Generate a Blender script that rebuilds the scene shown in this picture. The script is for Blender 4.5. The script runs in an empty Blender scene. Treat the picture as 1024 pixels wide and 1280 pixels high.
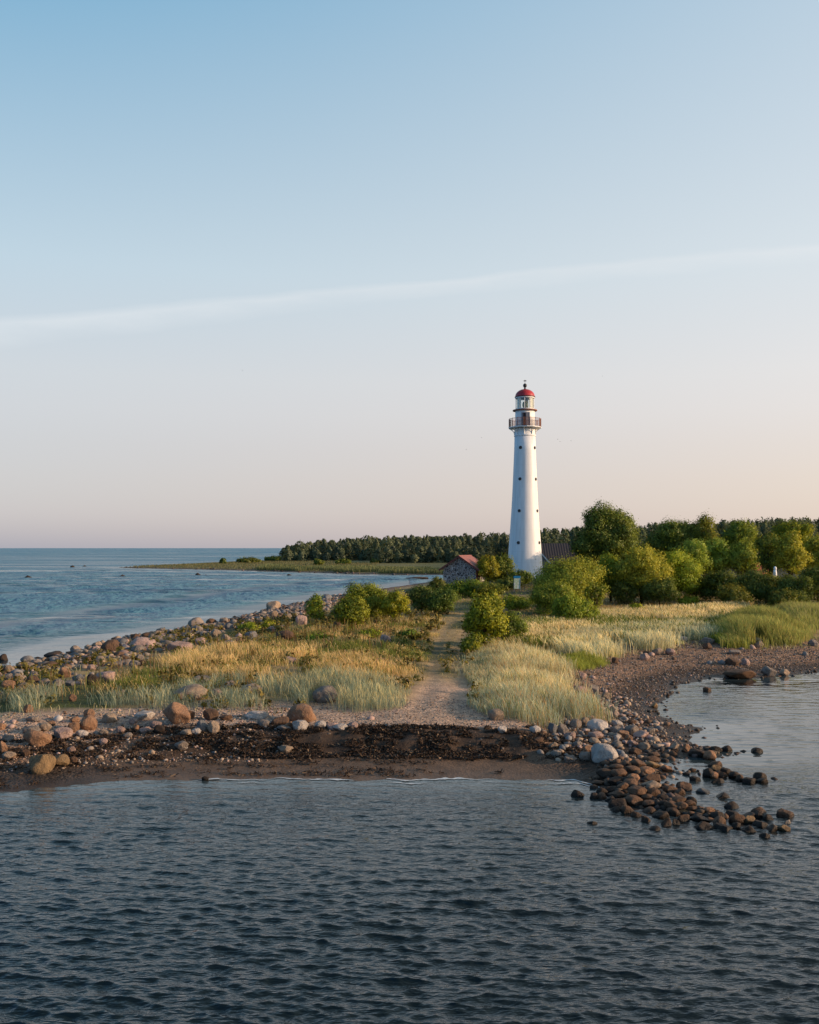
import bpy, bmesh, math, random
import numpy as np
from mathutils import Vector, Matrix
SC = bpy.context.scene
COL = SC.collection
R = math.radians
H, F, CX, HY = 6.5, 1180.0, 512.0, 685.0      # eye height, focal length in photo pixels, centre column, horizon row
PI = math.pi

# ------------------------------------------------------------------ numpy helpers
def smooth(a, b, x):
    t = np.clip((x - a) / (b - a), 0, 1)
    return t * t * (3 - 2 * t)

def _hash(ix, iy, seed):
    h = (ix.astype(np.int64) * 374761393 + iy.astype(np.int64) * 668265263 + seed * 974711) & 0xffffffff
    h = ((h ^ (h >> 13)) * 1274126177) & 0xffffffff
    h = h ^ (h >> 16)
    return (h & 0xffff) / 65535.0

def vnoise(x, y, seed=0):
    x = np.asarray(x, float); y = np.asarray(y, float)
    ix = np.floor(x); iy = np.floor(y)
    fx = x - ix; fy = y - iy
    fx = fx * fx * (3 - 2 * fx); fy = fy * fy * (3 - 2 * fy)
    a = _hash(ix, iy, seed); b = _hash(ix + 1, iy, seed); c = _hash(ix, iy + 1, seed); d = _hash(ix + 1, iy + 1, seed)
    return (a * (1 - fx) + b * fx) * (1 - fy) + (c * (1 - fx) + d * fx) * fy

def fbm(x, y, seed=0, octaves=4):
    s = 0; a = .5; t = 0
    for k in range(octaves):
        s = s + a * vnoise(x * 2 ** k + 17.3 * k, y * 2 ** k - 9.1 * k, seed + k); t += a; a *= .5
    return s / t

def poly_dist(x, y, pts, closed=True):
    """unsigned distance to a polyline"""
    P = np.asarray(pts, float)
    n = len(P)
    best = np.full(np.shape(x), 1e9)
    for i in range(n if closed else n - 1):
        a = P[i]; b = P[(i + 1) % n]
        ab = b - a; L = max(ab @ ab, 1e-9)
        t = np.clip(((x - a[0]) * ab[0] + (y - a[1]) * ab[1]) / L, 0, 1)
        d = np.hypot(x - a[0] - t * ab[0], y - a[1] - t * ab[1])
        best = np.minimum(best, d)
    return best

def inside(x, y, pts):
    P = np.asarray(pts, float)
    r = np.zeros(np.shape(x), bool)
    n = len(P); j = n - 1
    for i in range(n):
        xi, yi = P[i]; xj, yj = P[j]
        c = ((yi > y) != (yj > y)) & (x < (xj - xi) * (y - yi) / ((yj - yi) if yj != yi else 1e-9) + xi)
        r ^= c; j = i
    return r

# ------------------------------------------------------------------ terrain
COAST = [(-34, 34), (-28, 27), (-20, 24.6), (-14.7, 24.5), (-10.9, 25.1), (-9.4, 25.7), (-8, 26.3), (-3.8, 26.5), (0, 26.45), (2.9, 26.4), (4.6, 26.2),
         (5.6, 25.2), (6.6, 25.6), (7.3, 27.4), (8.0, 29.2), (9.4, 29.9), (9.8, 30.5), (9.3, 31.2), (9.7, 33.0), (11.0, 34.2), (10.0, 34.8), (9.6, 36.9), (10.3, 39.5),
         (11.6, 41.5), (12.4, 44), (13.8, 45.7), (15.2, 47.2), (17.2, 47), (19.4, 48.4), (21.3, 49.2), (27, 51), (40, 56), (60, 52), (100, 48), (300, 40), (900, 60),
         (900, 1200), (-85, 1200), (-78, 700), (-72, 520), (-76, 430), (-84, 380), (-90, 335), (-97, 312), (-92, 305), (-60, 282), (-41, 264), (-12, 233), (7, 225), (14, 219),
         (11, 205), (5, 185), (-2, 160), (-8, 140), (-11, 121), (-14.6, 97), (-16.7, 79), (-18.8, 72.4), (-20.6, 67.9), (-20.7, 59.5), (-20.9, 55.2), (-21.6, 49.8), (-30, 43)]
PATH = [(.9, 31), (1.05, 35), (1.6, 40), (1.9, 47), (2.3, 54.5), (3.0, 62), (4.0, 70), (5.6, 79), (8.5, 90), (12, 104), (14, 120)]
RIDGES = [([(6.2, 27.5), (6.1, 24.6), (7.2, 23.0), (8.9, 21.9)], .30, -.10), ([(8, 30), (9.9, 30), (11.2, 30)], .1, -.12), ([(7.6, 27.6), (9.0, 27.1), (10.3, 26.4)], .02, -.10)]

def coast_dist(x, y):
    wob = .55 * (fbm(x * .55, y * .55, 5, 3) - .5) + .25 * (vnoise(x * 2.2, y * 2.2, 9) - .5)
    d = poly_dist(x, y, COAST)
    return np.where(inside(x, y, COAST), d, -d) + wob * np.clip(1 - np.abs(d) / 12, .3, 1)

def front_w(x, y):
    return smooth(-9.8, -7.4, x + .5 * np.sin(y)) * (1 - smooth(3.4, 4.8, x)) * (1 - smooth(36, 40, y))

def height(x, y):
    x = np.asarray(x, float); y = np.asarray(y, float)
    d = coast_dist(x, y)
    g = np.interp(d, [-200, -40, -10, -3, 0, 1.5, 4, 8, 15, 30, 60, 100, 300], [-6, -4, -1.4, -.45, 0, .15, .4, .72, 1.0, 1.5, 2.1, 2.5, 3])
    bt = .7 * (fbm(x * 1.1, 3.1, 31, 3) - .5)
    f = np.interp(d + bt * smooth(1.5, 2.5, d), [-200, -40, -10, -3, 0, 2.2, 2.6, 3.1, 3.7, 4.4, 8.4, 15, 30, 60, 100, 300], [-6, -4, -1.4, -.45, 0, .13, .2, .42, .56, .64, .78, 1.0, 1.5, 2.1, 2.5, 3])
    w = front_w(x, y)
    h = g * (1 - w) + f * w
    far = smooth(190, 240, y)
    h = np.where(d > 0, h * (1 - .35 * far), h)
    h = h + smooth(3, 14, d) * (1.0 * np.exp(-((x - 28) / 26) ** 2 - ((y - 142) / 34) ** 2))
    for pts, z0, z1 in RIDGES:
        dd = poly_dist(x, y, pts, False)
        P = np.asarray(pts); t = np.clip(((x - P[0, 0]) * (P[-1, 0] - P[0, 0]) + (y - P[0, 1]) * (P[-1, 1] - P[0, 1])) / ((P[-1] - P[0]) @ (P[-1] - P[0])), 0, 1)
        h = np.maximum(h, z0 + (z1 - z0) * t - .32 * dd ** 2 + .1 * (vnoise(x * 3, y * 3, 4) - .5))
    land = smooth(-.5, 3, d)
    h = h + land * (.16 * (fbm(x * .35, y * .35, 2) - .5) + .05 * (fbm(x * 2.3, y * 2.3, 3, 3) - .5))
    pd = poly_dist(x, y, PATH, False)
    h = h - .05 * np.exp(-((pd - .75) / .35) ** 2) * smooth(4, 9, d) * (y < 110)
    h = h + w * smooth(2.2, 3.0, d) * (1 - smooth(4.0, 5.0, d)) * .16 * (fbm(x * 3.2, y * 5, 8, 3) - .5)
    return h

_T = np.exp(np.linspace(math.log(12), math.log(1500), 2400))
def ground_hits(px, py):
    """where rays through photo pixels meet the ground or the water"""
    px = np.atleast_1d(np.asarray(px, float)); py = np.atleast_1d(np.asarray(py, float))
    out = []
    for k in range(0, len(px), 64):
        a = px[k:k + 64, None]; b = py[k:k + 64, None]
        X = (a - CX) / F * _T; Y = np.broadcast_to(_T, X.shape); Z = H - (b - HY) / F * _T
        hit = Z <= np.maximum(height(X, Y), 0)
        i = np.where(hit.any(1), hit.argmax(1), len(_T) - 1)
        r = np.arange(len(i))
        out.append(np.stack([X[r, i], Y[r, i]], 1))
    o = np.concatenate(out)
    return np.column_stack([o, height(o[:, 0], o[:, 1])])

def gz(x, y):
    return float(height(np.array([x]), np.array([y]))[0])

def wx(px, Y):
    return (px - CX) / F * Y
def wz(py, Y):
    return H - (py - HY) / F * Y

# ------------------------------------------------------------------ mesh helpers
def mesh_np(name, verts, loops, starts, totals, smooth_shade=False):
    me = bpy.data.meshes.new(name)
    verts = np.ascontiguousarray(verts, np.float32)
    me.vertices.add(len(verts)); me.vertices.foreach_set('co', verts.ravel())
    me.loops.add(len(loops)); me.loops.foreach_set('vertex_index', np.ascontiguousarray(loops, np.int32))
    me.polygons.add(len(starts)); me.polygons.foreach_set('loop_start', np.ascontiguousarray(starts, np.int32))
    me.polygons.foreach_set('loop_total', np.ascontiguousarray(totals, np.int32))
    if smooth_shade:
        me.polygons.foreach_set('use_smooth', np.ones(len(starts), bool))
    me.update(calc_edges=True)
    return me

def quads_mesh(name, verts, quads, smooth_shade=False):
    quads = np.asarray(quads, np.int32)
    return mesh_np(name, verts, quads.ravel(), np.arange(len(quads)) * 4, np.full(len(quads), 4), smooth_shade)

def float_attr(me, name, vals):
    a = me.attributes.new(name, 'FLOAT', 'POINT'); a.data.foreach_set('value', np.ascontiguousarray(vals, np.float32))
def color_attr(me, name, rgb):
    a = me.attributes.new(name, 'FLOAT_COLOR', 'POINT')
    c = np.ones((len(rgb), 4), np.float32); c[:, :3] = rgb
    a.data.foreach_set('color', c.ravel())

def link(name, me, mat=None, parent=None):
    o = bpy.data.objects.new(name, me); COL.objects.link(o)
    if mat: me.materials.clear(); me.materials.append(mat)
    if parent: o.parent = parent
    return o
def empty(name, loc, rz=0):
    o = bpy.data.objects.new(name, None); COL.objects.link(o); o.location = loc; o.rotation_euler = (0, 0, rz); o.empty_display_size = .3
    return o
def tag(o, label=None, cat=None, group=None, kind=None):
    if label: o['label'] = label
    if cat: o['category'] = cat
    if group: o['group'] = group
    if kind: o['kind'] = kind
    return o
def bm_obj(name, bm, mat, parent=None, sm=False):
    me = bpy.data.meshes.new(name)
    bmesh.ops.recalc_face_normals(bm, faces=bm.faces)
    if sm:
        for f in bm.faces: f.smooth = True
    bm.to_mesh(me); bm.free()
    return link(name, me, mat, parent)
def box(bm, c, s, M=None):
    v = []
    for dx, dy, dz in ((-1, -1, -1), (1, -1, -1), (1, 1, -1), (-1, 1, -1), (-1, -1, 1), (1, -1, 1), (1, 1, 1), (-1, 1, 1)):
        p = Vector((c[0] + dx * s[0] / 2, c[1] + dy * s[1] / 2, c[2] + dz * s[2] / 2))
        v.append(bm.verts.new(M @ p if M else p))
    for f in ((0, 3, 2, 1), (4, 5, 6, 7), (0, 1, 5, 4), (1, 2, 6, 5), (2, 3, 7, 6), (3, 0, 4, 7)):
        bm.faces.new([v[i] for i in f])
def prism(bm, poly, axis_from, axis_to, M=None):
    """poly: (x,z) outline, extruded along y"""
    a = [bm.verts.new((M @ Vector((x, axis_from, z))) if M else Vector((x, axis_from, z))) for x, z in poly]
    b = [bm.verts.new((M @ Vector((x, axis_to, z))) if M else Vector((x, axis_to, z))) for x, z in poly]
    bm.faces.new(a); bm.faces.new(b[::-1])
    n = len(poly)
    for i in range(n): bm.faces.new((a[i], b[i], b[(i + 1) % n], a[(i + 1) % n]))
def lathe(bm, prof, seg=48, cap=True):
    rings = []
    for r, z in prof:
        rings.append([bm.verts.new((r * math.cos(2 * PI * k / seg), r * math.sin(2 * PI * k / seg), z)) for k in range(seg)])
    for a, b in zip(rings, rings[1:]):
        for k in range(seg): bm.faces.new((a[k], a[(k + 1) % seg], b[(k + 1) % seg], b[k]))
    if cap:
        bm.faces.new(rings[0][::-1]); bm.faces.new(rings[-1])
def tube(bm, pts, r, seg=6):
    pts = [Vector(p) for p in pts]
    rr = r if isinstance(r, (list, tuple)) else [r] * len(pts)
    rings = []
    for i, p in enumerate(pts):
        d = (pts[min(i + 1, len(pts) - 1)] - pts[max(i - 1, 0)]).normalized()
        u = d.cross(Vector((.31, .2, .93)) if abs(d.z) < .95 else Vector((1, 0, 0))).normalized(); v = d.cross(u)
        rings.append([bm.verts.new(p + rr[i] * (math.cos(2 * PI * k / seg) * u + math.sin(2 * PI * k / seg) * v)) for k in range(seg)])
    for a, b in zip(rings, rings[1:]):
        for k in range(seg): bm.faces.new((a[k], a[(k + 1) % seg], b[(k + 1) % seg], b[k]))
    bm.faces.new(rings[0][::-1]); bm.faces.new(rings[-1])

# ------------------------------------------------------------------ materials
class NT:
    def __init__(s, name):
        s.m = bpy.data.materials.new(name); s.m.use_nodes = True; s.t = s.m.node_tree
        s.t.nodes.clear(); s.out = s.n('OutputMaterial')
    def n(s, typ, **kw):
        o = s.t.nodes.new('ShaderNode' + typ)
        for k, v in kw.items():
            if k in o.inputs: s.put(o.inputs[k], v)
            elif hasattr(o, k): setattr(o, k, v)
        return o
    def put(s, sock, v):
        if isinstance(v, bpy.types.NodeSocket): s.t.links.new(v, sock)
        else: sock.default_value = v
    def noise(s, scale, detail=4, rough=.55, vec=None, dim='3D'):
        o = s.n('TexNoise'); o.inputs['Scale'].default_value = scale; o.inputs['Detail'].default_value = detail; o.inputs['Roughness'].default_value = rough
        if vec is not None: s.t.links.new(vec, o.inputs['Vector'])
        return o.outputs['Fac']
    def ramp(s, fac, stops, interp='LINEAR'):
        o = s.n('ValToRGB'); r = o.color_ramp; r.interpolation = interp
        while len(r.elements) < len(stops): r.elements.new(.5)
        for e, (p, c) in zip(r.elements, stops):
            e.position = p; e.color = (*c, 1) if len(c) == 3 else c
        s.put(o.inputs['Fac'], fac)
        return o.outputs['Color']
    def mix(s, a, b, fac, mode='MIX'):
        o = s.n('Mix', data_type='RGBA', blend_type=mode); o.clamp_factor = True
        s.put(o.inputs[0], fac)
        for sock, v in ((o.inputs[6], a), (o.inputs[7], b)):
            s.put(sock, (*v, 1) if isinstance(v, tuple) and len(v) == 3 else v)
        return o.outputs[2]
    def math(s, op, a, b=None, c=None, clamp=False):
        o = s.n('Math', operation=op); o.use_clamp = clamp
        s.put(o.inputs[0], a)
        if b is not None: s.put(o.inputs[1], b)
        if c is not None: s.put(o.inputs[2], c)
        return o.outputs[0]
    def obj(s):
        return s.n('TexCoord').outputs['Object']
    def bump(s, h, strength, dist, normal=None):
        o = s.n('Bump'); s.put(o.inputs['Height'], h); s.put(o.inputs['Strength'], strength); s.put(o.inputs['Distance'], dist)
        if normal is not None: s.put(o.inputs['Normal'], normal)
        return o.outputs[0]
    def principled(s, color, rough=.8, normal=None, spec=.3, metallic=0, **kw):
        p = s.n('BsdfPrincipled')
        s.put(p.inputs['Base Color'], (*color, 1) if isinstance(color, tuple) and len(color) == 3 else color)
        s.put(p.inputs['Roughness'], rough); s.put(p.inputs['Specular IOR Level'], spec); s.put(p.inputs['Metallic'], metallic)
        if normal is not None: s.put(p.inputs['Normal'], normal)
        for k, v in kw.items(): s.put(p.inputs[k], v)
        s.t.links.new(p.outputs[0], s.out.inputs['Surface'])
        return p

def mat_plain(name, color, rough=.6, var=.25, scale=6, spec=.3, metallic=0, bump=0, bscale=40):
    b = NT(name); o = b.obj()
    n = b.noise(scale, 5, .6, o)
    c = b.mix(tuple(v * (1 - var) for v in color), tuple(min(1, v * (1 + var)) for v in color), b.math('MULTIPLY_ADD', n, 2.2, -.6, True))
    nr = b.bump(b.noise(bscale, 3, .5, o), bump, .05) if bump else None
    b.principled(c, rough, nr, spec, metallic)
    return b.m

def mat_leaf(name, dark, mid, light, transl=.3):
    b = NT(name)
    a = b.n('Attribute', attribute_name='rnd').outputs['Fac']
    c = b.ramp(a, [(0, dark), (.5, mid), (1, light)])
    oi = b.n('ObjectInfo')
    c = b.mix(c, oi.outputs['Color'], 1.0, 'MULTIPLY')
    d = b.n('BsdfDiffuse'); b.put(d.inputs['Color'], c)
    cn = b.n('Attribute', attribute_name='cn').outputs['Vector']; b.put(d.inputs['Normal'], cn)
    t = b.n('BsdfTranslucent'); b.put(t.inputs['Normal'], cn); b.put(t.inputs['Color'], b.mix(c, (1.15, 1.25, .45), 1.0, 'MULTIPLY'))
    g = b.n('BsdfGlossy'); b.put(g.inputs['Roughness'], .45); b.put(g.inputs['Color'], (.9, .9, .85, 1))
    m = b.n('MixShader'); m.inputs[0].default_value = transl
    b.t.links.new(d.outputs[0], m.inputs[1]); b.t.links.new(t.outputs[0], m.inputs[2])
    m2 = b.n('MixShader'); m2.inputs[0].default_value = .02
    b.t.links.new(m.outputs[0], m2.inputs[1]); b.t.links.new(g.outputs[0], m2.inputs[2])
    b.t.links.new(m2.outputs[0], b.out.inputs['Surface'])
    return b.m

def mat_blade(name, transl=.5):
    b = NT(name)
    c = b.n('Attribute', attribute_name='col').outputs['Color']
    d = b.n('BsdfDiffuse'); b.put(d.inputs['Color'], c)
    t = b.n('BsdfTranslucent'); b.put(t.inputs['Color'], c)
    m = b.n('MixShader'); m.inputs[0].default_value = transl
    b.t.links.new(d.outputs[0], m.inputs[1]); b.t.links.new(t.outputs[0], m.inputs[2])
    op = b.n('BsdfTransparent'); m2 = b.n('MixShader'); m2.inputs[0].default_value = .34
    b.t.links.new(m.outputs[0], m2.inputs[1]); b.t.links.new(op.outputs[0], m2.inputs[2])
    b.t.links.new(m2.outputs[0], b.out.inputs['Surface'])
    return b.m

def mat_ground():
    b = NT('ground_soil'); o = b.obj()
    c = b.n('Attribute', attribute_name='col').outputs['Color']
    sh = b.n('Attribute', attribute_name='shingle').outputs['Fac']
    wet = b.n('Attribute', attribute_name='wet').outputs['Fac']
    v = b.n('TexVoronoi'); v.inputs['Scale'].default_value = 11; b.put(v.inputs['Vector'], o)
    stone = b.ramp(v.outputs['Color'], [(0, (.35, .35, .36)), (.5, (.95, .93, .92)), (1, (1.75, 1.6, 1.5))])
    n1 = b.ramp(b.noise(1.6, 6, .62, o), [(.25, (.62, .62, .62)), (.75, (1.35, 1.32, 1.28))])
    n2 = b.ramp(b.noise(28, 4, .65, o), [(.3, (.6, .6, .6)), (.7, (1.4, 1.4, 1.4))])
    c = b.mix(c, n1, 1, 'MULTIPLY'); c = b.mix(c, n2, .8, 'MULTIPLY')
    c = b.mix(c, b.mix(c, stone, 1, 'MULTIPLY'), sh)
    h = b.math('MULTIPLY_ADD', v.outputs['Distance'], b.math('MULTIPLY', sh, -1.2), b.noise(9, 6, .7, o))
    nr = b.bump(h, .9, .06)
    rough = b.math('MULTIPLY_ADD', wet, -.48, .95)
    b.principled(c, rough, nr, .3)
    return b.m

def mat_rock():
    b = NT('granite'); o = b.obj()
    base = b.n('ObjectInfo')
    rnd = b.n('VectorMath', operation='ADD'); b.put(rnd.inputs[0], o)
    cmb = b.n('CombineXYZ'); 
    for i in range(3): b.put(cmb.inputs[i], b.math('MULTIPLY', base.outputs['Random'], 13.0 + 7 * i))
    b.put(rnd.inputs[1], cmb.outputs[0]); vec = rnd.outputs[0]
    n = b.ramp(b.noise(2.2, 6, .65, vec), [(.25, (.55, .54, .54)), (.5, (1, 1, 1)), (.78, (1.4, 1.36, 1.3))])
    f = b.ramp(b.noise(24, 3, .7, vec), [(.3, (.62, .62, .62)), (.7, (1.35, 1.35, 1.35))])
    c = b.mix(base.outputs['Color'], n, 1, 'MULTIPLY'); c = b.mix(c, f, .75, 'MULTIPLY')
    lich = b.ramp(b.noise(3.1, 5, .7, vec), [(.6, (0, 0, 0)), (.68, (1, 1, 1))])
    lf = b.math('MULTIPLY', lich, b.math('MULTIPLY', base.outputs['Alpha'], .7))
    c = b.mix(c, b.ramp(b.noise(1.3, 2, .5, vec), [(.4, (.36, .36, .32)), (.62, (.42, .26, .07))]), lf)
    h = b.noise(5, 6, .7, vec)
    nr = b.bump(h, .8, .14)
    b.principled(c, .82, nr, .25)
    return b.m

def mat_wet_rock():
    b = NT('wet_granite'); o = b.obj()
    base = b.n('ObjectInfo')
    n = b.ramp(b.noise(3, 6, .65, o), [(.25, (.5, .5, .5)), (.75, (1.5, 1.4, 1.3))])
    c = b.mix(base.outputs['Color'], n, 1, 'MULTIPLY')
    z = b.n('SeparateXYZ'); b.put(z.inputs[0], b.n('NewGeometry').outputs['Position'])
    lo = b.math('MULTIPLY_ADD', z.outputs['Z'], 9.0, b.math('MULTIPLY_ADD', b.noise(6, 3, .6, o), 1.2, -.9), True)
    c = b.mix(b.mix(c, (.3, .29, .27), 1, 'MULTIPLY'), c, lo)        # a tide line of dark weed and wet stone just above the water
    nr = b.bump(b.noise(6, 5, .65, o), .5, .08)
    b.principled(c, b.math('MULTIPLY_ADD', lo, .35, .4), nr, .22)
    return b.m

def mat_water():
    b = NT('sea_water')
    g = b.n('NewGeometry').outputs['Position']
    bw = b.n('Attribute', attribute_name='bumpw').outputs['Fac']
    far = b.n('Attribute', attribute_name='far').outputs['Fac']
    calm = b.n('Attribute', attribute_name='calm').outputs['Fac']
    mp = b.n('Mapping'); b.put(mp.inputs['Vector'], g); mp.inputs['Rotation'].default_value = (0, 0, R(12)); mp.inputs['Scale'].default_value = (.5, 1.7, 1)
    mp2 = b.n('Mapping'); b.put(mp2.inputs['Vector'], g); mp2.inputs['Rotation'].default_value = (0, 0, R(-22)); mp2.inputs['Scale'].default_value = (.7, 1.6, 1)
    big = b.noise(1.3, 3, .55, mp.outputs[0]); mid = b.noise(4.0, 3, .55, mp2.outputs[0]); fine = b.noise(11, 2, .5, mp.outputs[0])
    # wind slicks: broad stretched bands where the ripples lie down
    mp3 = b.n('Mapping'); b.put(mp3.inputs['Vector'], g); mp3.inputs['Rotation'].default_value = (0, 0, R(-18)); mp3.inputs['Scale'].default_value = (.006, .05, 1)
    sl = b.ramp(b.noise(1.0, 4, .6, mp3.outputs[0]), [(.52, (1, 1, 1)), (.60, (.22, .22, .22))])
    slf = b.mix((1, 1, 1), sl, b.math('MULTIPLY', bw, .9))
    k = b.math('MULTIPLY', slf, b.math('MULTIPLY_ADD', calm, -.92, 1.0))
    mp4 = b.n('Mapping'); b.put(mp4.inputs['Vector'], g); mp4.inputs['Rotation'].default_value = (0, 0, R(8)); mp4.inputs['Scale'].default_value = (.75, .42, 1)
    mp5 = b.n('Mapping'); b.put(mp5.inputs['Vector'], g); mp5.inputs['Rotation'].default_value = (0, 0, R(-6)); mp5.inputs['Scale'].default_value = (.16, .045, 1)
    chop = b.noise(1.0, 3, .6, mp4.outputs[0]); swell = b.noise(1.0, 4, .65, mp5.outputs[0])
    h = b.math('ADD', b.math('MULTIPLY', mid, .03), b.math('MULTIPLY', fine, .018))
    hb = b.math('ADD', b.math('MULTIPLY', big, .32), b.math('MULTIPLY', chop, .75))
    hb = b.math('MULTIPLY_ADD', b.math('MULTIPLY', swell, far), 1.7, hb)
    h = b.math('MULTIPLY_ADD', hb, bw, h)
    h = b.math('MULTIPLY', h, k)
    nr = b.bump(h, 1.0, 1.0)
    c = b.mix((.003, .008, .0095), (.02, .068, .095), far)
    sc = b.n('Attribute', attribute_name='shoal').outputs['Fac']
    c = b.mix(c, (.05, .075, .08), sc)
    rough = b.math('MULTIPLY_ADD', b.math('MULTIPLY', far, slf), .36, .03)
    p = b.principled(c, rough, nr, 1.0, IOR=1.333)
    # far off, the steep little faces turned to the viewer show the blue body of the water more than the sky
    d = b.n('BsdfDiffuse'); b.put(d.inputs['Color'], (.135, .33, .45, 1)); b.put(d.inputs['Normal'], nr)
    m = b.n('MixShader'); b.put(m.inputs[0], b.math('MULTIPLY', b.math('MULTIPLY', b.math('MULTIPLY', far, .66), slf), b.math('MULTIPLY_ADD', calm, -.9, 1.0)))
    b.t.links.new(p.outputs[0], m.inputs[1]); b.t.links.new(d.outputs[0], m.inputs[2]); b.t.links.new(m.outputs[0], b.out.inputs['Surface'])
    return b.m

def mat_foam():
    b = NT('foam'); o = b.obj()
    b.principled(b.ramp(b.noise(9, 4, .6, o), [(.3, (.35, .42, .45)), (.7, (.72, .74, .74))]), .7, None, .3)
    return b.m

def mat_tower():
    b = NT('white_painted_iron'); o = b.obj()
    sx = b.n('SeparateXYZ'); b.put(sx.inputs[0], o)
    ang = b.math('ARCTAN2', sx.outputs['Y'], sx.outputs['X'])
    seamz = b.math('PINGPONG', b.math('ADD', sx.outputs['Z'], .2), .775)
    s1 = b.math('LESS_THAN', seamz, .012)
    seama = b.math('PINGPONG', ang, PI / 10)
    s2 = b.math('LESS_THAN', seama, .006)
    seam = b.math('MAXIMUM', s1, s2)
    st = b.n('Mapping'); b.put(st.inputs['Vector'], o); st.inputs['Scale'].default_value = (2.2, 2.2, .16)
    c = b.ramp(b.noise(1.5, 6, .65, st.outputs[0]), [(.3, (.70, .69, .67)), (.6, (.82, .82, .81))])
    c = b.mix(c, (.62, .60, .57), b.math('MULTIPLY', seam, .5))
    rust = b.ramp(b.noise(2.3, 7, .7, st.outputs[0]), [(.68, (0, 0, 0)), (.8, (1, 1, 1))])
    c = b.mix(c, (.48, .33, .22), b.math('MULTIPLY', rust, .35))
    b.principled(c, .5, b.bump(b.noise(5, 3, .5, o), .12, .03), .35)
    return b.m

def mat_stonewall():
    b = NT('fieldstone_wall'); o = b.obj()
    v = b.n('TexVoronoi'); v.inputs['Scale'].default_value = 3.6; b.put(v.inputs['Vector'], o)
    e = b.n('TexVoronoi', feature='DISTANCE_TO_EDGE'); e.inputs['Scale'].default_value = 3.6; b.put(e.inputs['Vector'], o)
    c = b.ramp(v.outputs['Color'], [(0, (.045, .04, .042)), (.45, (.12, .10, .095)), (.8, (.24, .19, .165)), (1, (.30, .27, .25))])
    mort = b.ramp(e.outputs['Distance'], [(.035, (1, 1, 1)), (.075, (0, 0, 0))])
    c = b.mix(c, (.46, .43, .41), mort)
    c = b.mix(c, b.ramp(b.noise(20, 3, .6, o), [(.3, (.7, .7, .7)), (.7, (1.3, 1.3, 1.3))]), 1, 'MULTIPLY')
    b.principled(c, .9, b.bump(e.outputs['Distance'], .6, .15), .2)
    return b.m

def mat_tiles(name, ca, cb, sx=4.0, axis='X'):
    b = NT(name); o = b.obj()
    s = b.n('SeparateXYZ'); b.put(s.inputs[0], o)
    w = b.math('SINE', b.math('MULTIPLY', s.outputs[axis], 2 * PI * sx))
    c = b.mix(ca, cb, b.math('MULTIPLY_ADD', b.noise(3, 5, .7, o), 1.8, -.4, True))
    c = b.mix(c, (.75, .72, .7), b.math('MULTIPLY_ADD', w, -.15, .15), 'MULTIPLY')
    b.principled(c, .7, b.bump(w, .5, .04), .3)
    return b.m

def mat_glass():
    b = NT('lantern_glass')
    t = b.n('BsdfTransparent'); t.inputs[0].default_value = (.93, .96, .95, 1)
    g = b.n('BsdfGlossy'); g.inputs['Roughness'].default_value = .05
    m = b.n('MixShader'); m.inputs[0].default_value = .12
    b.t.links.new(t.outputs[0], m.inputs[1]); b.t.links.new(g.outputs[0], m.inputs[2])
    b.t.links.new(m.outputs[0], b.out.inputs['Surface'])
    return b.m

def mat_pebble():
    b = NT('shore_pebbles')
    b.principled(b.n('Attribute', attribute_name='col').outputs['Color'], .8, None, .25)
    return b.m

M = {}
M['ground'] = mat_ground(); M['rock'] = mat_rock(); M['wet_rock'] = mat_wet_rock(); M['water'] = mat_water(); M['foam'] = mat_foam()
M['tower'] = mat_tower(); M['stonewall'] = mat_stonewall(); M['glass'] = mat_glass(); M['pebble'] = mat_pebble(); M['blade'] = mat_blade('grass_blades')
M['wrack'] = mat_plain('dried_seaweed', (.022, .014, .010), .85, .5, 3)
M['bark'] = mat_plain('bark', (.07, .05, .035), .9, .4, 8, .2, 0, .6, 20)
M['red_paint'] = mat_plain('red_dome_paint', (.42, .03, .035), .38, .25, 2.5, .45)
M['white_paint'] = mat_plain('white_paint', (.78, .77, .74), .5, .08, 5)
M['rust_paint'] = mat_plain('rusty_brown_iron', (.26, .11, .07), .7, .5, 6)
M['black_iron'] = mat_plain('black_iron', (.02, .02, .022), .5, .3, 6, .4)
M['dark_door'] = mat_plain('dark_brown_door', (.045, .018, .014), .55, .3, 5)
M['grey_door'] = mat_plain('grey_blue_door', (.13, .14, .17), .55, .2, 5)
M['porthole'] = mat_plain('dark_porthole_glass', (.012, .013, .018), .12, .3, 4, .5)
M['lens'] = mat_plain('yellow_green_lens', (.30, .30, .07), .15, .35, 12, .5)
M['curtain'] = mat_plain('cream_blind', (.62, .60, .50), .9, .08, 5)
M['red_roof'] = mat_tiles('red_roof_sheet', (.27, .10, .088), (.37, .16, .14), 3.2, 'Y')
M['brown_trim'] = mat_plain('brown_red_board', (.16, .055, .045), .7, .3, 6)
M['brick'] = mat_plain('brick_quoin', (.22, .075, .05), .9, .4, 9)
M['black_roof'] = mat_tiles('dark_grey_roof', (.035, .033, .038), (.055, .05, .055), 2.2, 'X')
M['plaster'] = mat_plain('pale_plaster', (.60, .58, .54), .85, .12, 3)
M['orange_roof'] = mat_tiles('orange_roof', (.40, .13, .05), (.50, .19, .08), 3, 'X')
M['grey_board'] = mat_plain('grey_timber', (.20, .19, .185), .85, .25, 6)
M['sign_blue'] = mat_plain('sign_blue', (.02, .22, .42), .4, .1, 4)
M['sign_map'] = None
M['feather'] = mat_plain('dark_feathers', (.05, .05, .055), .7, .2, 10)
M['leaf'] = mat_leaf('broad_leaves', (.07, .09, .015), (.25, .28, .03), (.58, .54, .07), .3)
M['leaf_light'] = mat_leaf('light_leaves', (.16, .18, .025), (.42, .41, .06), (.80, .72, .14), .3)
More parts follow.
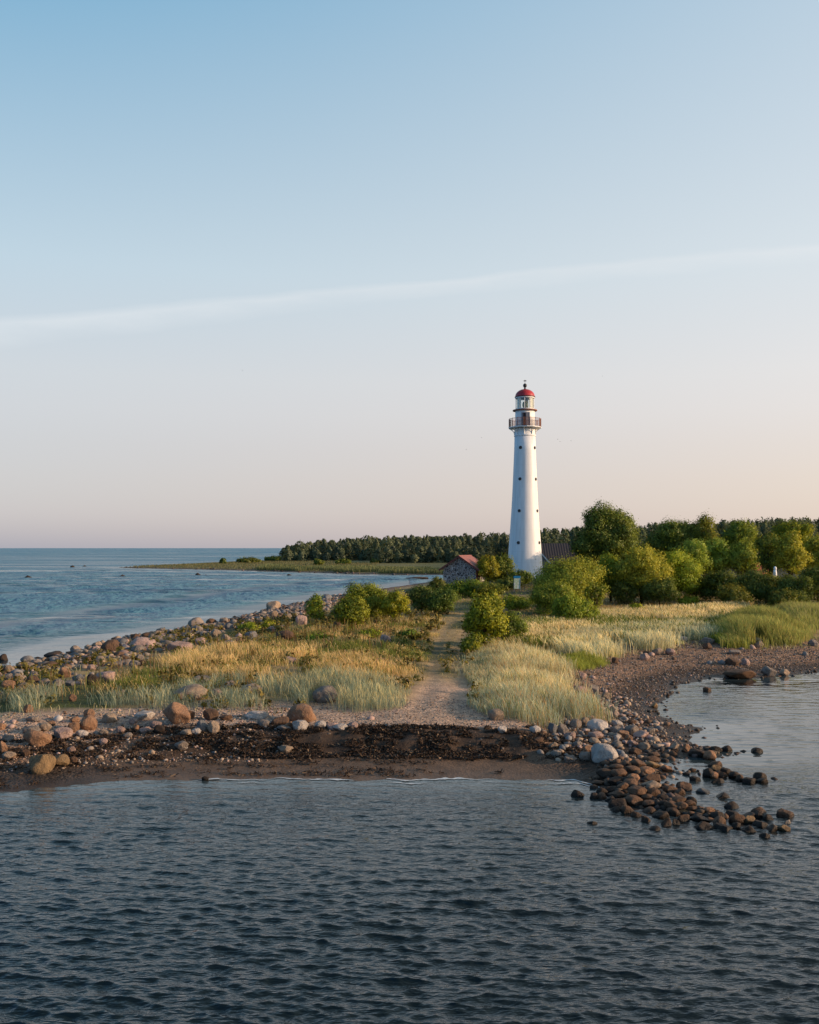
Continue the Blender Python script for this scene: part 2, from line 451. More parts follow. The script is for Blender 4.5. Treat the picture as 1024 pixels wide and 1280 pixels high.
M['leaf_dark'] = mat_leaf('dark_leaves', (.045, .062, .018), (.13, .155, .03), (.32, .32, .055), .25)
M['needles'] = mat_leaf('pine_needles', (.040, .060, .038), (.082, .105, .055), (.15, .17, .08), .25)
M['weed'] = mat_leaf('weed_leaves', (.11, .10, .026), (.23, .19, .055), (.42, .31, .09), .4)

def mat_signmap():
    b = NT('sign_panel'); o = b.obj()
    c = b.ramp(b.noise(3.5, 4, .6, o), [(.42, (.66, .68, .64)), (.52, (.38, .52, .24)), (.62, (.7, .69, .58))])
    b.principled(c, .45, None, .3)
    return b.m
M['sign_map'] = mat_signmap()

# ------------------------------------------------------------------ ground
def axis_lines(lo, hi, fine_lo, fine_hi, step, grow, maxstep):
    a = list(np.arange(fine_lo, fine_hi, step))
    s = step; p = a[-1]
    while p < hi: s = min(s * grow, maxstep); p += s; a.append(p)
    s = step; p = a[0]; b = []
    while p > lo: s = min(s * grow, maxstep); p -= s; b.append(p)
    return np.array(b[::-1] + a)

def path_mask(x, y):
    pd = poly_dist(x, y, PATH, False)
    wob = .5 * (fbm(x * .9, y * .9, 61, 3) - .5)
    wid = np.interp(y, [28, 31.3, 32.6, 34, 36, 41, 44, 60, 80], [3.2, 2.6, 1.6, 1.05, .95, 1.0, .95, .9, .85])
    solid = 1 - smooth(wid - .3, wid + .45, pd + wob)
    # beyond the slope the track is two ruts with turf between
    ruts = np.exp(-((pd - .62 + wob * .3) / .33) ** 2)
    t = smooth(38.5, 43, y)
    return np.clip(solid * (1 - t) + t * ruts * (.05 + .55 * fbm(x * .5, y * .25, 63, 3)), 0, 1) * (1 - smooth(95, 115, y))

def build_ground():
    xs = axis_lines(-2500, 2500, -24, 26, .17, 1.045, 120)
    ys = axis_lines(-40, 2500, 20, 52, .14, 1.02, 120)
    X, Y = np.meshgrid(xs, ys)
    x = X.ravel(); y = Y.ravel()
    z = height(x, y); d = coast_dist(x, y); w = front_w(x, y)
    n1 = fbm(x * .22, y * .22, 40); n2 = fbm(x * .9, y * .9, 44); n3 = fbm(x * 3, y * 3, 47, 3)
    def cc(*v): return np.array(v)[None, :]
    bed = cc(.045, .042, .028); wets = cc(.13, .085, .056); weed = cc(.056, .036, .024); grav = cc(.48, .345, .255)
    peb = cc(.27, .172, .112); dwet = cc(.045, .033, .024); gold = cc(.36, .255, .12); green = cc(.06, .075, .022); floor = cc(.035, .04, .016); track = cc(.49, .345, .245)
    c = np.repeat(bed, len(x), 0)
    def lay(col, m):
        nonlocal c
        m = np.clip(m, 0, 1)[:, None]; c = c * (1 - m) + col * m
    e = d + 1.2 * (n2 - .5)
    # generic shore
    lay(dwet, smooth(-.3, .1, d)); lay(peb, smooth(1.2, 2.6, e))
    right = smooth(4, 7, x) * (y < 60)
    turf_at = 7 + 3.2 * right
    turf = smooth(turf_at - 1.5, turf_at + 1.5, e)
    turfcol = gold * (1 - smooth(.44, .62, n1))[:, None] + green * smooth(.44, .62, n1)[:, None]
    turfcol = turfcol * (.8 + .4 * n3)[:, None]
    lay(turfcol, turf * (1 - w))
    # front beach
    lay(wets, w * smooth(-.2, .1, d)); lay(weed, w * smooth(1.9, 2.7, d + 1.6 * (n2 - .5)) * (1 - .5 * smooth(.5, .66, n3)))
    lay(grav, w * smooth(4.3, 4.9, d + 1.1 * (n2 - .5))); lay(turfcol, w * smooth(7.6, 9.5, e))
    # left end of the beach: gravel with patches of weed
    lw = smooth(-7, -10, x) * (y < 34) * (d > 0)
    lay(weed, lw * smooth(.47, .56, n2 + .12 * np.exp(-((d - 2.8) / 1.3) ** 2)) * (1 - smooth(4.5, 6, d)))
    lay(grav, lw * smooth(3.6, 5, e) * (1 - smooth(7.5, 9, e)))
    # tide line of weed round the bay
    lay(weed, (x > 5) * (y < 60) * np.clip(np.exp(-((d - 1.1) / 1.1) ** 2) * smooth(.22, .45, n2) * 1.3, 0, 1))
    lay(weed * 1.4, (x > 5) * (y > 38) * (y < 60) * np.exp(-((e - 8.2) / .45) ** 2) * .8)
    pm = path_mask(x, y) * smooth(4.6, 5.4, d)
    lay(track, pm * (1 - .6 * smooth(41, 50, y)))
    # under the woods and shrubs
    lay(floor, smooth(98, 112, y - .25 * (x - 20)) * (x > 8) * (d > 4))
    lay(floor, smooth(330, 400, y) * (d > 14))
    lay(cc(.16, .15, .05), smooth(210, 230, y) * (d > 4) * (1 - smooth(360, 410, y)) * (x < 40))
    lay(cc(.10, .085, .07), smooth(210, 230, y) * (d > 0) * (1 - smooth(3, 5, d)) * (x < 40))
    sh = np.clip(smooth(.2, .8, d) * (1 - turf), 0, 1) * (1 - w * (d < 4.4) * .9)
    sh = np.maximum(sh, pm * .45); sh = np.where((w > .5) & (d > 4.6) & (d < 9), .55, sh)
    wet = (1 - smooth(.2, 2.2, d)) * .8
    wet = np.where(d < 0, .5, wet)
    nx, ny = len(xs), len(ys)
    i = np.arange(nx * (ny - 1)).reshape(ny - 1, nx)[:, :-1].ravel()
    q = np.stack([i, i + 1, i + nx + 1, i + nx], 1)
    me = quads_mesh('ground', np.column_stack([x, y, z]), q, True)
    color_attr(me, 'col', c); float_attr(me, 'shingle', sh); float_attr(me, 'wet', wet)
    o = link('ground', me, M['ground']); tag(o, kind='structure')
build_ground()

# ------------------------------------------------------------------ water
def build_water():
    rng = np.random.default_rng(3)
    ds = [7.5]
    while ds[-1] < 60: ds.append(ds[-1] * 1.0027)
    while ds[-1] < 300: ds.append(ds[-1] * 1.006)
    g = 1.006
    while ds[-1] < 45000: g = min(g * 1.012, 1.09); ds.append(ds[-1] * g)
    ds = np.array(ds)
    a = np.tan(np.linspace(-1, 1, 800) * R(43)); 
    side = np.tan(np.linspace(R(43.3), R(80), 60))
    a = np.concatenate([-side[::-1], a, side])
    Dm, A = np.meshgrid(ds, a, indexing='ij')
    x = (A * Dm).ravel(); y = Dm.ravel().copy()
    dsp = np.gradient(ds)
    sp = np.maximum(np.repeat(dsp, len(a)), np.gradient(a)[None, :].repeat(len(ds), 0).ravel() * y)
    z = np.zeros(len(x)); ox = np.zeros(len(x)); oy = np.zeros(len(x))
    near = (y < 320) & (np.abs(x) < 260)
    d = np.full(len(x), -60.0); m = (y < 700) & (np.abs(x) < 700); d[m] = coast_dist(x[m], y[m])
    calm = smooth(7.0, 11.0, x - .35 * (y - 28)) * smooth(24.5, 30, y) * (y < 60)
    lagoon = smooth(-1, -3, x * 0 - 3)
    left = smooth(40, 44, y) * (x < 0)
    damp = (1 - .7 * left * np.clip(smooth(-9, -4, d), 0, 1)) * np.clip(.2 + .45 * smooth(0, 2, -d) + .35 * smooth(1.0, 9.0, -d), 0, 1) * (1 - .6 * calm)
    xs, ys, sps = x[near], y[near], sp[near]
    N = 130
    lam = np.exp(rng.uniform(math.log(.085), math.log(1.0), N))
    th = R(-95) + rng.normal(0, 1, N) * np.where(rng.random(N) < .2, R(55), R(19))
    k = 2 * PI / lam
    amp = math.sqrt(2) * .25 / math.sqrt(N) / k * np.interp(np.log(lam), [math.log(.085), math.log(.16), math.log(.32), math.log(.55), math.log(1.0)], [1.4, 1.6, 1.2, .7, .4])
    ph = rng.uniform(0, 2 * PI, N)
    gust = .5 + 1.0 * fbm(xs * .1, ys * .34, 71, 4)
    fw = smooth(38, 75, ys)
    zz = np.zeros(len(xs)); xx = np.zeros(len(xs)); yy = np.zeros(len(xs))
    NF = 46; lamf = np.exp(rng.uniform(math.log(1.2), math.log(9), NF)); thf = R(-75) + rng.normal(0, R(30), NF)
    lam = np.concatenate([lam, lamf]); th = np.concatenate([th, thf]); k = 2 * PI / lam; ph = rng.uniform(0, 2 * PI, len(lam))
    amp = np.concatenate([amp, math.sqrt(2) * .15 / math.sqrt(NF) * lamf / (2 * PI)])
    for i in range(N + NF):
        wgt = smooth(2.2, 4.5, lam[i] / sps) * (fw if i >= N else 1 - .6 * fw)
        p = k[i] * (xs * math.cos(th[i]) + ys * math.sin(th[i])) + ph[i]
        c = np.cos(p); s = np.sin(p)
        zz += wgt * amp[i] * c
        xx -= wgt * amp[i] * math.cos(th[i]) * s * 1.1; yy -= wgt * amp[i] * math.sin(th[i]) * s * 1.1
    dm = damp[near] * gust
    z[near] = zz * dm; ox[near] = xx * dm; oy[near] = yy * dm
    bumpw = smooth(26, 62, y)
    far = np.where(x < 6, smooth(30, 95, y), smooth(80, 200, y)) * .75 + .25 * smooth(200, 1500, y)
    shoal = smooth(-2.2, -.1, d) * (y < 60) * .8
    nx, ny = len(a), len(ds)
    i = np.arange(nx * (ny - 1)).reshape(ny - 1, nx)[:, :-1].ravel()
    q = np.stack([i, i + 1, i + nx + 1, i + nx], 1)
    me = quads_mesh('sea', np.column_stack([x + ox, y + oy, z]), q, True)
    float_attr(me, 'bumpw', bumpw); float_attr(me, 'far', far); float_attr(me, 'calm', np.clip(calm * .9 + .7 * smooth(-3, -.3, d) + left * (smooth(-9, -4, d + 3 * (fbm(x * .05, y * .03, 61) - .5)) + .85 * np.exp(-((d + 20 + 8 * (fbm(x * .04, y * .02, 63) - .5)) / 3.0) ** 2) * (y < 260)), 0, 1)); float_attr(me, 'shoal', shoal)
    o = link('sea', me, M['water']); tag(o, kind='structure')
build_water()

# ------------------------------------------------------------------ foam ribbon where the ripples run out on the sand
def build_foam():
    rng = np.random.default_rng(8)
    V = []; Q = []
    xs = np.arange(-12, 5.4, .05)
    for row, (off, wid, dens, seed) in enumerate(((.03, .05, .52, 1), (-.30, .03, .68, 2))):
        ysamp = np.linspace(23, 29, 240)
        prev = None
        for x in xs:
            dd = coast_dist(np.full(240, x), ysamp)
            yy = ysamp[np.argmax(dd > 0)] - .02
            y0 = yy + off + .22 * (fbm(np.array([x * 1.3]), np.array([row * 3.]), 5, 4)[0] - .5) - .07 * vnoise(np.array([x * 5.]), np.array([row * 3.]), 15)[0]
            on = vnoise(np.array([x * .9]), np.array([row * 5.]), 11 + seed)[0]
            wv = wid * max(0, (on - dens + .18) / .3) * (.3 + 1.3 * vnoise(np.array([x * 7.]), np.array([row * 2.]), 44)[0])
            zt = max(gz(x, y0 + wv), 0.0) + .014
            cur = (len(V), wv)
            V += [(x, y0 - wv, .016), (x, y0 + wv, zt)]
            if prev and prev[1] > .006 and wv > .006: Q.append((prev[0], cur[0], cur[0] + 1, prev[0] + 1))
            prev = cur
    me = quads_mesh('shore_foam', np.array(V), Q)
    tag(link('shore_foam', me, M['foam']), 'thin broken line of white foam along the front beach', 'foam', kind='stuff')
build_foam()

# ------------------------------------------------------------------ rocks
def rock_mesh(seed, flat=.72, sub=4):
    rng = random.Random(seed)
    bm = bmesh.new(); bmesh.ops.create_icosphere(bm, subdivisions=sub, radius=1)
    planes = []
    for _ in range(rng.randint(7, 12)):
        n = Vector((rng.gauss(0, 1), rng.gauss(0, 1), rng.gauss(0, .8))).normalized(); planes.append((n, rng.uniform(.6, .9)))
    sx, sy, sz = rng.uniform(.9, 1.1), rng.uniform(.75, 1.0), flat * rng.uniform(.85, 1.1)
    from mathutils import noise as mn
    off = Vector((seed * 3.7, seed * 1.3, 0))
    for v in bm.verts:
        p = v.co.copy()
        for n, h in planes:
            e = p.dot(n) - h
            if e > 0: p -= n * e * .86
        f = 1 + .16 * mn.noise(p * 1.1 + off) + .07 * mn.noise(p * 2.6 + off) + .025 * mn.noise(p * 7 + off)
        v.co = Vector((p.x * f * sx, p.y * f * sy, p.z * f * sz))
    mn_ = [min(v.co[i] for v in bm.verts) for i in range(3)]; mx = [max(v.co[i] for v in bm.verts) for i in range(3)]
    for v in bm.verts:
        v.co = Vector((2 * (v.co.x - mn_[0]) / (mx[0] - mn_[0]) - 1, (v.co.y - (mn_[1] + mx[1]) / 2) * 2 / (mx[0] - mn_[0]), (v.co.z - mn_[2]) / (mx[2] - mn_[2])))
    for f in bm.faces: f.smooth = True
    me = bpy.data.meshes.new('rock'); bm.to_mesh(me); bm.free()
    return me      # x in -1..1, z in 0..1
ROCKS = [rock_mesh(s) for s in range(14)]
ROCKS_WET = []
for me in ROCKS:
    m2 = me.copy(); m2.materials.append(M['wet_rock']); ROCKS_WET.append(m2); me.materials.append(M['rock'])

RC = {'or': ((.30, .17, .10), 'rusty orange'), 'pk': ((.40, .275, .23), 'pink'), 'gy': ((.25, .208, .175), 'grey'), 'wh': ((.50, .44, .39), 'whitish'), 'tn': ((.33, .245, .175), 'tan'),
      'br': ((.135, .08, .05), 'brown'), 'dk': ((.05, .035, .026), 'dark'), 'bl': ((.185, .18, .178), 'blue-grey'), 'wb': ((.105, .060, .035), 'wet brown'), 'oc': ((.25, .165, .085), 'ochre')}
# px, py of the foot, width and height in photo pixels, colour, special label
RK = [
 (47,969,29,21,'oc','two-lobed ochre boulder nearest the waterline at the left of the beach'),(73,961,21,14,'oc','smooth ochre boulder just right of the two-lobed boulder by the waterline'),(91,957,10,9,'br','small brown rock at the end of the ochre boulders by the waterline'),
 (40,936,33,19,'or','broad rusty orange boulder with a sloping face, left end of the front beach'),(36,920,22,9,'gy','grey-brown boulder lying behind the broad rusty orange one'),(8,929,18,9,'gy',0),(2,944,12,15,'or','rounded rusty orange boulder cut by the left edge of the photo'),(9,951,17,8,'tn',0),(54,916,17,10,'tn',0),(61,909,14,6,'or',0),
 (75,927,24,14,'pk','pink boulder between the broad orange one and the beach gravel'),(91,917,14,12,'or',0),(108,916,21,19,'or','tall orange boulder with a shaded dark face below the left beach grass'),(110,899,15,10,'or','orange capped rock directly behind the tall orange boulder'),(100,923,16,8,'wh',0),(134,906,19,11,'tn',0),(128,921,12,7,'tn',0),(128,933,11,8,'pk',0),(88,944,11,9,'pk',0),
 (178,903,25,10,'wh','long flat whitish rock on gravel left of the large orange boulder'),(169,915,9,8,'or',0),(181,918,15,7,'pk',0),(193,912,16,8,'pk',0),(198,918,14,9,'dk',0),(189,945,10,7,'tn',0),(124,950,8,5,'tn',0),(30,947,12,8,'br',0),(34,892,10,10,'or',0),(37,901,10,7,'pk',0),(38,905,18,6,'gy',0),(71,904,14,5,'wh',0),
 (216,909,37,26,'or','largest rusty orange boulder, half round, at the edge of the left beach grass'),(261,902,20,14,'br','red-brown boulder right of the largest orange boulder'),(235,877,42,17,'tn','long tan boulder lying in the grass above the largest orange boulder'),(265,919,15,15,'tn',0),(251,917,15,14,'bl',0),(244,921,13,8,'wh',0),(232,923,15,6,'tn',0),(226,944,17,10,'gy','lone grey-green rock lying on the dark seaweed below the orange boulder'),(237,900,11,10,'br',0),(329,912,16,9,'gy',0),(320,900,26,8,'wh',0),(281,903,17,7,'br',0),(256,977,9,6,'dk','small dark rock standing at the water edge of the front beach'),
 (9,865,16,13,'or',0),(21,855,18,12,'tn',0),(128,855,28,13,'pk','long pink-tan boulder among the left shore rocks above the grass'),(113,858,16,13,'dk',0),(80,848,18,13,'or',0),(110,829,10,7,'or','bright orange lichened rock at the left shoreline'),(124,833,14,12,'tn',0),(137,818,24,17,'br','large dark slanted boulder at the water on the left shore'),(176,815,32,16,'pk','wide pinkish boulder on the left shoreline'),(171,819,17,11,'gy',0),(222,817,31,14,'pk','long pink-brown boulder behind the tall weeds, left shore'),(196,813,14,9,'gy',0),(281,803,13,9,'tn',0),(300,806,12,8,'or',0),(50,873,17,8,'or',0),(90,878,10,9,'or',0),(146,872,16,9,'tn',0),(252,855,24,8,'tn',0),(286,863,18,10,'tn',0),(312,870,28,12,'tn','flat tan boulder in the grass right of the long tan one'),(271,872,12,9,'pk',0),
 (355,803,24,13,'br','purple-brown boulder beside the small rounded bush, left of the flat green bush'),(483,806,13,12,'pk','pink rock standing in dry grass left of the lone low bush'),(491,834,11,6,'tn',0),(406,881,32,20,'gy','slanted grey boulder in the beach grass'),(375,905,36,21,'or','domed orange-pink boulder in front of the beach grass'),(376,916,20,13,'wh','white boulder in front of the domed orange-pink boulder'),(400,911,15,9,'wh',0),(415,914,14,8,'pk',0),(441,912,14,8,'pk',0),(426,916,18,7,'wh',0),(350,908,22,10,'br','brown boulder left of the domed orange-pink boulder'),(361,912,13,9,'or',0),(354,916,18,6,'gy',0),(357,945,18,9,'tn','lone tan rock half sunk in seaweed below the white boulder'),
 (620,903,20,14,'tn','single tan-grey pointed boulder at the right edge of the gravel track'),(628,918,11,8,'wh','small white stone in front of the pointed tan-grey boulder'),(486,912,9,4,'gy',0),(463,901,9,5,'pk',0),(362,830,16,8,'pk',0),(476,832,16,8,'br',0),(376,783,14,13,'pk','upright pink rock beside the small rounded bush'),(509,770,8,9,'pk','pale pink stone at the foot of the dark bushes left of the track'),(421,786,10,8,'br',0),(420,769,14,8,'gy',0),
 (670,918,14,9,'wh',0),(691,919,12,13,'bl',0),(704,919,15,12,'gy',0),(721,913,15,11,'gy',0),(732,909,12,11,'tn',0),(748,916,26,13,'wh','broad whitish boulder at the lower tip of the right grass'),(713,926,15,9,'pk',0),(746,926,19,9,'pk',0),(757,952,33,22,'wh','largest pale boulder where the beach meets the rock spit'),(737,944,13,11,'or',0),(732,953,15,11,'gy',0),(713,955,14,8,'gy',0),(696,948,13,8,'gy',0),
 (726,870,20,11,'pk','pink-brown boulder at the right edge of the tall grass'),(743,869,11,11,'gy',0),(759,876,13,9,'tn',0),(758,867,10,7,'pk',0),(729,851,12,8,'pk',0),(770,831,10,8,'br','small purple-brown rock alone on the bay beach by the bright reeds'),(741,849,10,5,'pk',0),(760,898,14,8,'gy',0),(770,897,9,8,'pk',0),(778,897,10,7,'pk',0),(772,911,14,8,'wh',0),(773,919,20,9,'gy',0),(780,923,15,8,'or',0),(791,921,18,12,'gy',0),(804,925,22,8,'pk','flat pink slab on the pebbles behind the rock spit'),(787,929,10,8,'or',0),(772,928,9,8,'wh',0),
 (823,820,14,9,'tn',0),(839,820,13,8,'pk',0),(808,827,12,9,'pk',0),(816,821,10,6,'pk',0),(802,819,7,8,'tn',0),(808,818,8,6,'br',0),(828,826,7,5,'gy',0),(843,826,7,5,'br',0),(885,813,11,8,'br','brown rock alone between beach grass and bay pebbles'),(855,803,14,6,'wh',0),(888,806,17,8,'gy',0),(941,812,10,6,'pk',0),(950,811,11,9,'tn',0),(948,805,16,6,'gy',0),(928,813,8,4,'gy',0),(918,834,18,9,'br',0),(934,833,11,8,'pk',0),(904,832,11,5,'bl',0),(920,820,15,5,'gy',0),(888,832,9,4,'bl',0),
 (928,850,31,12,'wb','long dark boulder with a sunlit tan end at the bay edge'),(963,847,18,12,'gy','grey-tan boulder in line with two smaller ones at the bay edge'),(974,847,7,8,'br',0),(982,846,9,9,'tn',0),(885,866,9,6,'wb','single squarish rock standing in the bay water'),(1008,821,10,6,'gy',0),(1018,809,12,8,'gy',0),(819,886,6,7,'oc','little ochre stone on the dark wet bay beach'),
 (948,942,12,6,'dk','outermost dark rock of the upper row, alone in the bay water'),(931,941,9,4,'dk',0),
 (816,955,17,9,'wb',0),(816,962,16,9,'oc',0),(834,967,12,9,'or','orange rock at the inner end of the middle rock row'),(798,962,16,11,'br',0),(786,953,10,7,'or',0),(795,945,15,8,'br',0),(846,940,13,8,'tn',0),(772,964,15,7,'br',0),(758,973,18,10,'dk',0),(775,973,15,9,'br',0),(792,967,14,7,'br',0),(809,969,16,9,'or',0),(772,982,17,9,'dk',0),(793,977,12,8,'or',0),(789,985,15,9,'br',0),(816,979,17,9,'wb',0),(816,987,20,9,'tn','broad tan rock on top of the rock spit'),(800,984,8,7,'or',0),
 (765,993,16,9,'dk',0),(780,989,12,8,'br',0),(753,995,12,9,'dk',0),(745,1000,12,8,'dk',0),(739,995,11,5,'dk',0),(723,997,14,8,'dk','dark rock alone in the water left of the rock spit'),(710,999,12,4,'dk',0),
 (773,999,19,8,'wb',0),(800,998,18,12,'br',0),(793,1008,18,12,'br',0),(775,1010,20,10,'dk',0),(786,1017,15,9,'wb',0),(770,1016,14,6,'dk',0),(798,1022,15,7,'wb',0),(812,1011,14,8,'br',0),(814,1017,14,6,'wb',0),(818,998,14,10,'wb',0),(839,993,16,9,'br',0),(850,996,13,9,'wb',0),(855,988,13,9,'br',0),(848,1007,18,7,'wb',0),(842,1014,16,9,'wb',0),(854,1014,12,8,'br',0),(843,1020,14,8,'wb',0),(827,1024,18,8,'dk',0),(836,1034,13,9,'wb',0),(820,1040,17,5,'dk',0),(855,1028,14,9,'wb',0),(847,1033,9,8,'dk',0),
 (741,1032,15,4,'dk','low dark rock awash left of the rock spit tip'),(769,1033,13,5,'dk',0),(788,1033,10,3,'dk',0),(797,1031,10,4,'dk',0),
 (859,941,9,9,'or',0),(888,951,13,12,'or','sunlit orange rock in the upper rock row'),(870,935,10,6,'br',0),(886,938,10,7,'br',0),(875,948,20,10,'dk',0),(909,941,12,8,'dk',0),(896,942,12,8,'dk',0),(904,949,10,7,'wb',0),(918,946,10,7,'dk',0),(923,943,8,5,'dk',0),
 (896,960,15,7,'wb',0),(908,960,10,6,'wb',0),(896,966,12,8,'oc',0),(886,973,11,12,'dk',0),(903,973,11,7,'wb',0),(908,969,11,8,'dk',0),(900,981,16,6,'dk',0),(893,974,10,8,'or',0),(919,974,11,8,'dk',0),(927,977,9,8,'wb',0),(940,981,16,7,'dk',0),(952,975,13,8,'dk',0),(954,980,12,6,'dk',0),(923,962,13,3,'dk',0),(870,978,12,6,'dk',0),(970,976,14,3,'dk',0),
 (857,990,15,11,'br',0),(882,993,18,5,'bl','flat slate-coloured rock alone in water between two rock rows'),(904,999,18,6,'dk','flat dark rock alone in the water right of the slate rock'),(900,1008,10,5,'gy',0),(917,1012,15,8,'dk',0),(932,1011,10,7,'dk',0),(951,1019,15,8,'br',0),(940,1015,10,6,'dk',0),(984,1023,20,8,'wb','last broad dark rock at the outer tip of the rock spit'),
 (875,1013,10,7,'wb',0),(887,1018,12,8,'or',0),(866,1015,14,7,'wb',0),(890,1013,11,6,'br',0),(877,1029,18,8,'dk',0),(901,1033,13,11,'br',0),(882,1039,21,9,'dk',0),(908,1040,22,7,'dk',0),(924,1031,16,12,'wb',0),(938,1030,11,9,'oc',0),(937,1041,20,7,'dk',0),(917,1023,14,7,'dk',0),(940,1024,15,6,'dk',0),(953,1036,15,7,'dk',0),(961,1026,12,7,'dk',0),(975,1027,11,6,'br',0),(981,1040,12,7,'oc','ochre-sided rock near the outer tip of the rock spit'),(967,1040,13,7,'dk',0),(956,1049,12,6,'dk',0),(986,1031,8,5,'wh','pale stone awash at the outer tip of the rock spit'),(921,1037,10,8,'dk',0),
 # rocks lying offshore
 (2,827,12,9,'dk','dark rock in the water at the left edge of the photo'),(45,824,14,5,'dk',0),(64,823,24,7,'dk','long low dark reef in the sea beside the left shore rocks'),(85,818,6,5,'dk',0),(106,813,6,6,'dk',0),(157,796,8,4,'dk',0),(208,791,9,7,'br',0),(152,722,10,3,'dk',0),(247,720,7,3,'dk','dark rock standing in the sea off the far spit'),(257,720,6,2,'dk',0),(362,721,7,3,'dk','dark rock in the water off the far wooded shore'),(105,709,7,3,'dk',0),(90,710,9,2,'dk',0),(33,723,11,2,'dk',0),(92,721,4,2,'dk',0),(520,725,32,3,'dk','long low dark skerry in the lagoon left of the stone hut')]
def auto_rocks():
    """the packed shore of boulders on the left, and more along the beaches"""
    rng = random.Random(21); out = []
    def zone(n, poly, wr, hr, cols):
        k = 0; xs = [p[0] for p in poly]; ys = [p[1] for p in poly]; tries = 0
        while k < n and tries < n * 60:
            tries += 1
            px = rng.uniform(min(xs), max(xs)); py = rng.uniform(min(ys), max(ys))
            if not bool(inside(np.array([px]), np.array([py]), poly)[0]): continue
            sc = np.interp(py, [760, 900], [.6, 1.0])
            w = rng.uniform(*wr) * (1 + .5 * (rng.random() < .12)) * sc; h = w * rng.uniform(*hr)
            if any(abs(px - a[0]) < (w + a[2]) * .36 and abs(py - h / 2 - a[1] + a[3] / 2) < (h + a[3]) * .33 for a in RK + out): continue
            out.append((px, py, w, h, rng.choice(cols), 0)); k += 1
    shore = [(-8, 838), (60, 822), (110, 812), (180, 798), (232, 787), (300, 770), (360, 757), (428, 742), (432, 758), (375, 778), (330, 800), (250, 822), (170, 838), (90, 862), (-8, 876)]
    zone(125, shore, (10, 19), (.5, .75), ['gy', 'gy', 'br', 'tn', 'pk', 'gy', 'tn', 'bl'])
    zone(12, [(-5, 905), (140, 900), (200, 912), (150, 945), (-5, 955)], (8, 13), (.5, .7), ['tn', 'pk', 'gy', 'or'])
    zone(20, [(690, 905), (790, 900), (830, 930), (800, 950), (700, 960), (640, 925)], (8, 14), (.5, .7), ['gy', 'pk', 'tn', 'br'])
    zone(26, [(760, 950), (850, 945), (850, 975), (830, 1000), (770, 1000), (745, 975)], (8, 12), (.5, .65), ['wb', 'br', 'dk', 'br', 'tn'])
    zone(10, [(720, 850), (760, 850), (780, 895), (750, 898)], (6, 10), (.5, .8), ['gy', 'pk', 'tn'])
    zone(60, [(735, 985), (770, 975), (840, 980), (870, 1005), (960, 1022), (960, 1042), (850, 1040), (780, 1022)], (8, 12), (.5, .65), ['dk', 'wb', 'dk', 'br'])
    return out
ALL = RK + auto_rocks()
N_IND = 300
ALLS = sorted(range(len(ALL)), key=lambda i: -(ALL[i][2] * ALL[i][3] + (1e6 if ALL[i][5] else 0)))
IND = set(ALLS[:N_IND]); REST = [i for i in ALLS[N_IND:]]
HIT = ground_hits([r[0] for r in ALL], [r[1] - 1.0 for r in ALL])

def where(px, py, z, d):
    if py < 730: return 'standing in the distant water'
    if z < -.02 and px < 300: return 'in the water off the left shore'
    if px > 690 and py > 926:
        if py < 957 and px > 840: return 'in the upper rock row of the bay'
        if 955 < py < 984 and px > 862: return 'in the middle rock row of the bay'
        if px < 752: return 'by the water left of the rock spit' if py > 985 else 'beside the largest pale boulder'
        if py < 985: return 'at the root of the rock spit'
        arm = 'upper' if py < 1018 else 'lower'
        return f'in the {arm} outer rock spit' if px > 862 else f'in the {arm} middle rock spit'
    if px > 845 and py > 790: return 'on the bay beach below the lush reeds'
    if px > 795 and py < 840: return 'in the cluster above the bay pebbles'
    if px > 640 and py > 895: return 'along the lower tip of the right grass'
    if px > 640: return 'along the right edge of the tall grass'
    if py > 880 and px > 300: return 'by the domed orange-pink boulder'
    if py > 880 and px > 150: return 'round the largest orange boulder'
    if py > 880: return 'on the left end of the front beach'
    if px > 330: return 'in the dry grass by the bushes'
    if px > 200: return 'on the far left shore near the bushes'
    if px > 100: return 'on the left shore above the beach grass'
    return 'on the left shore at the photo edge'

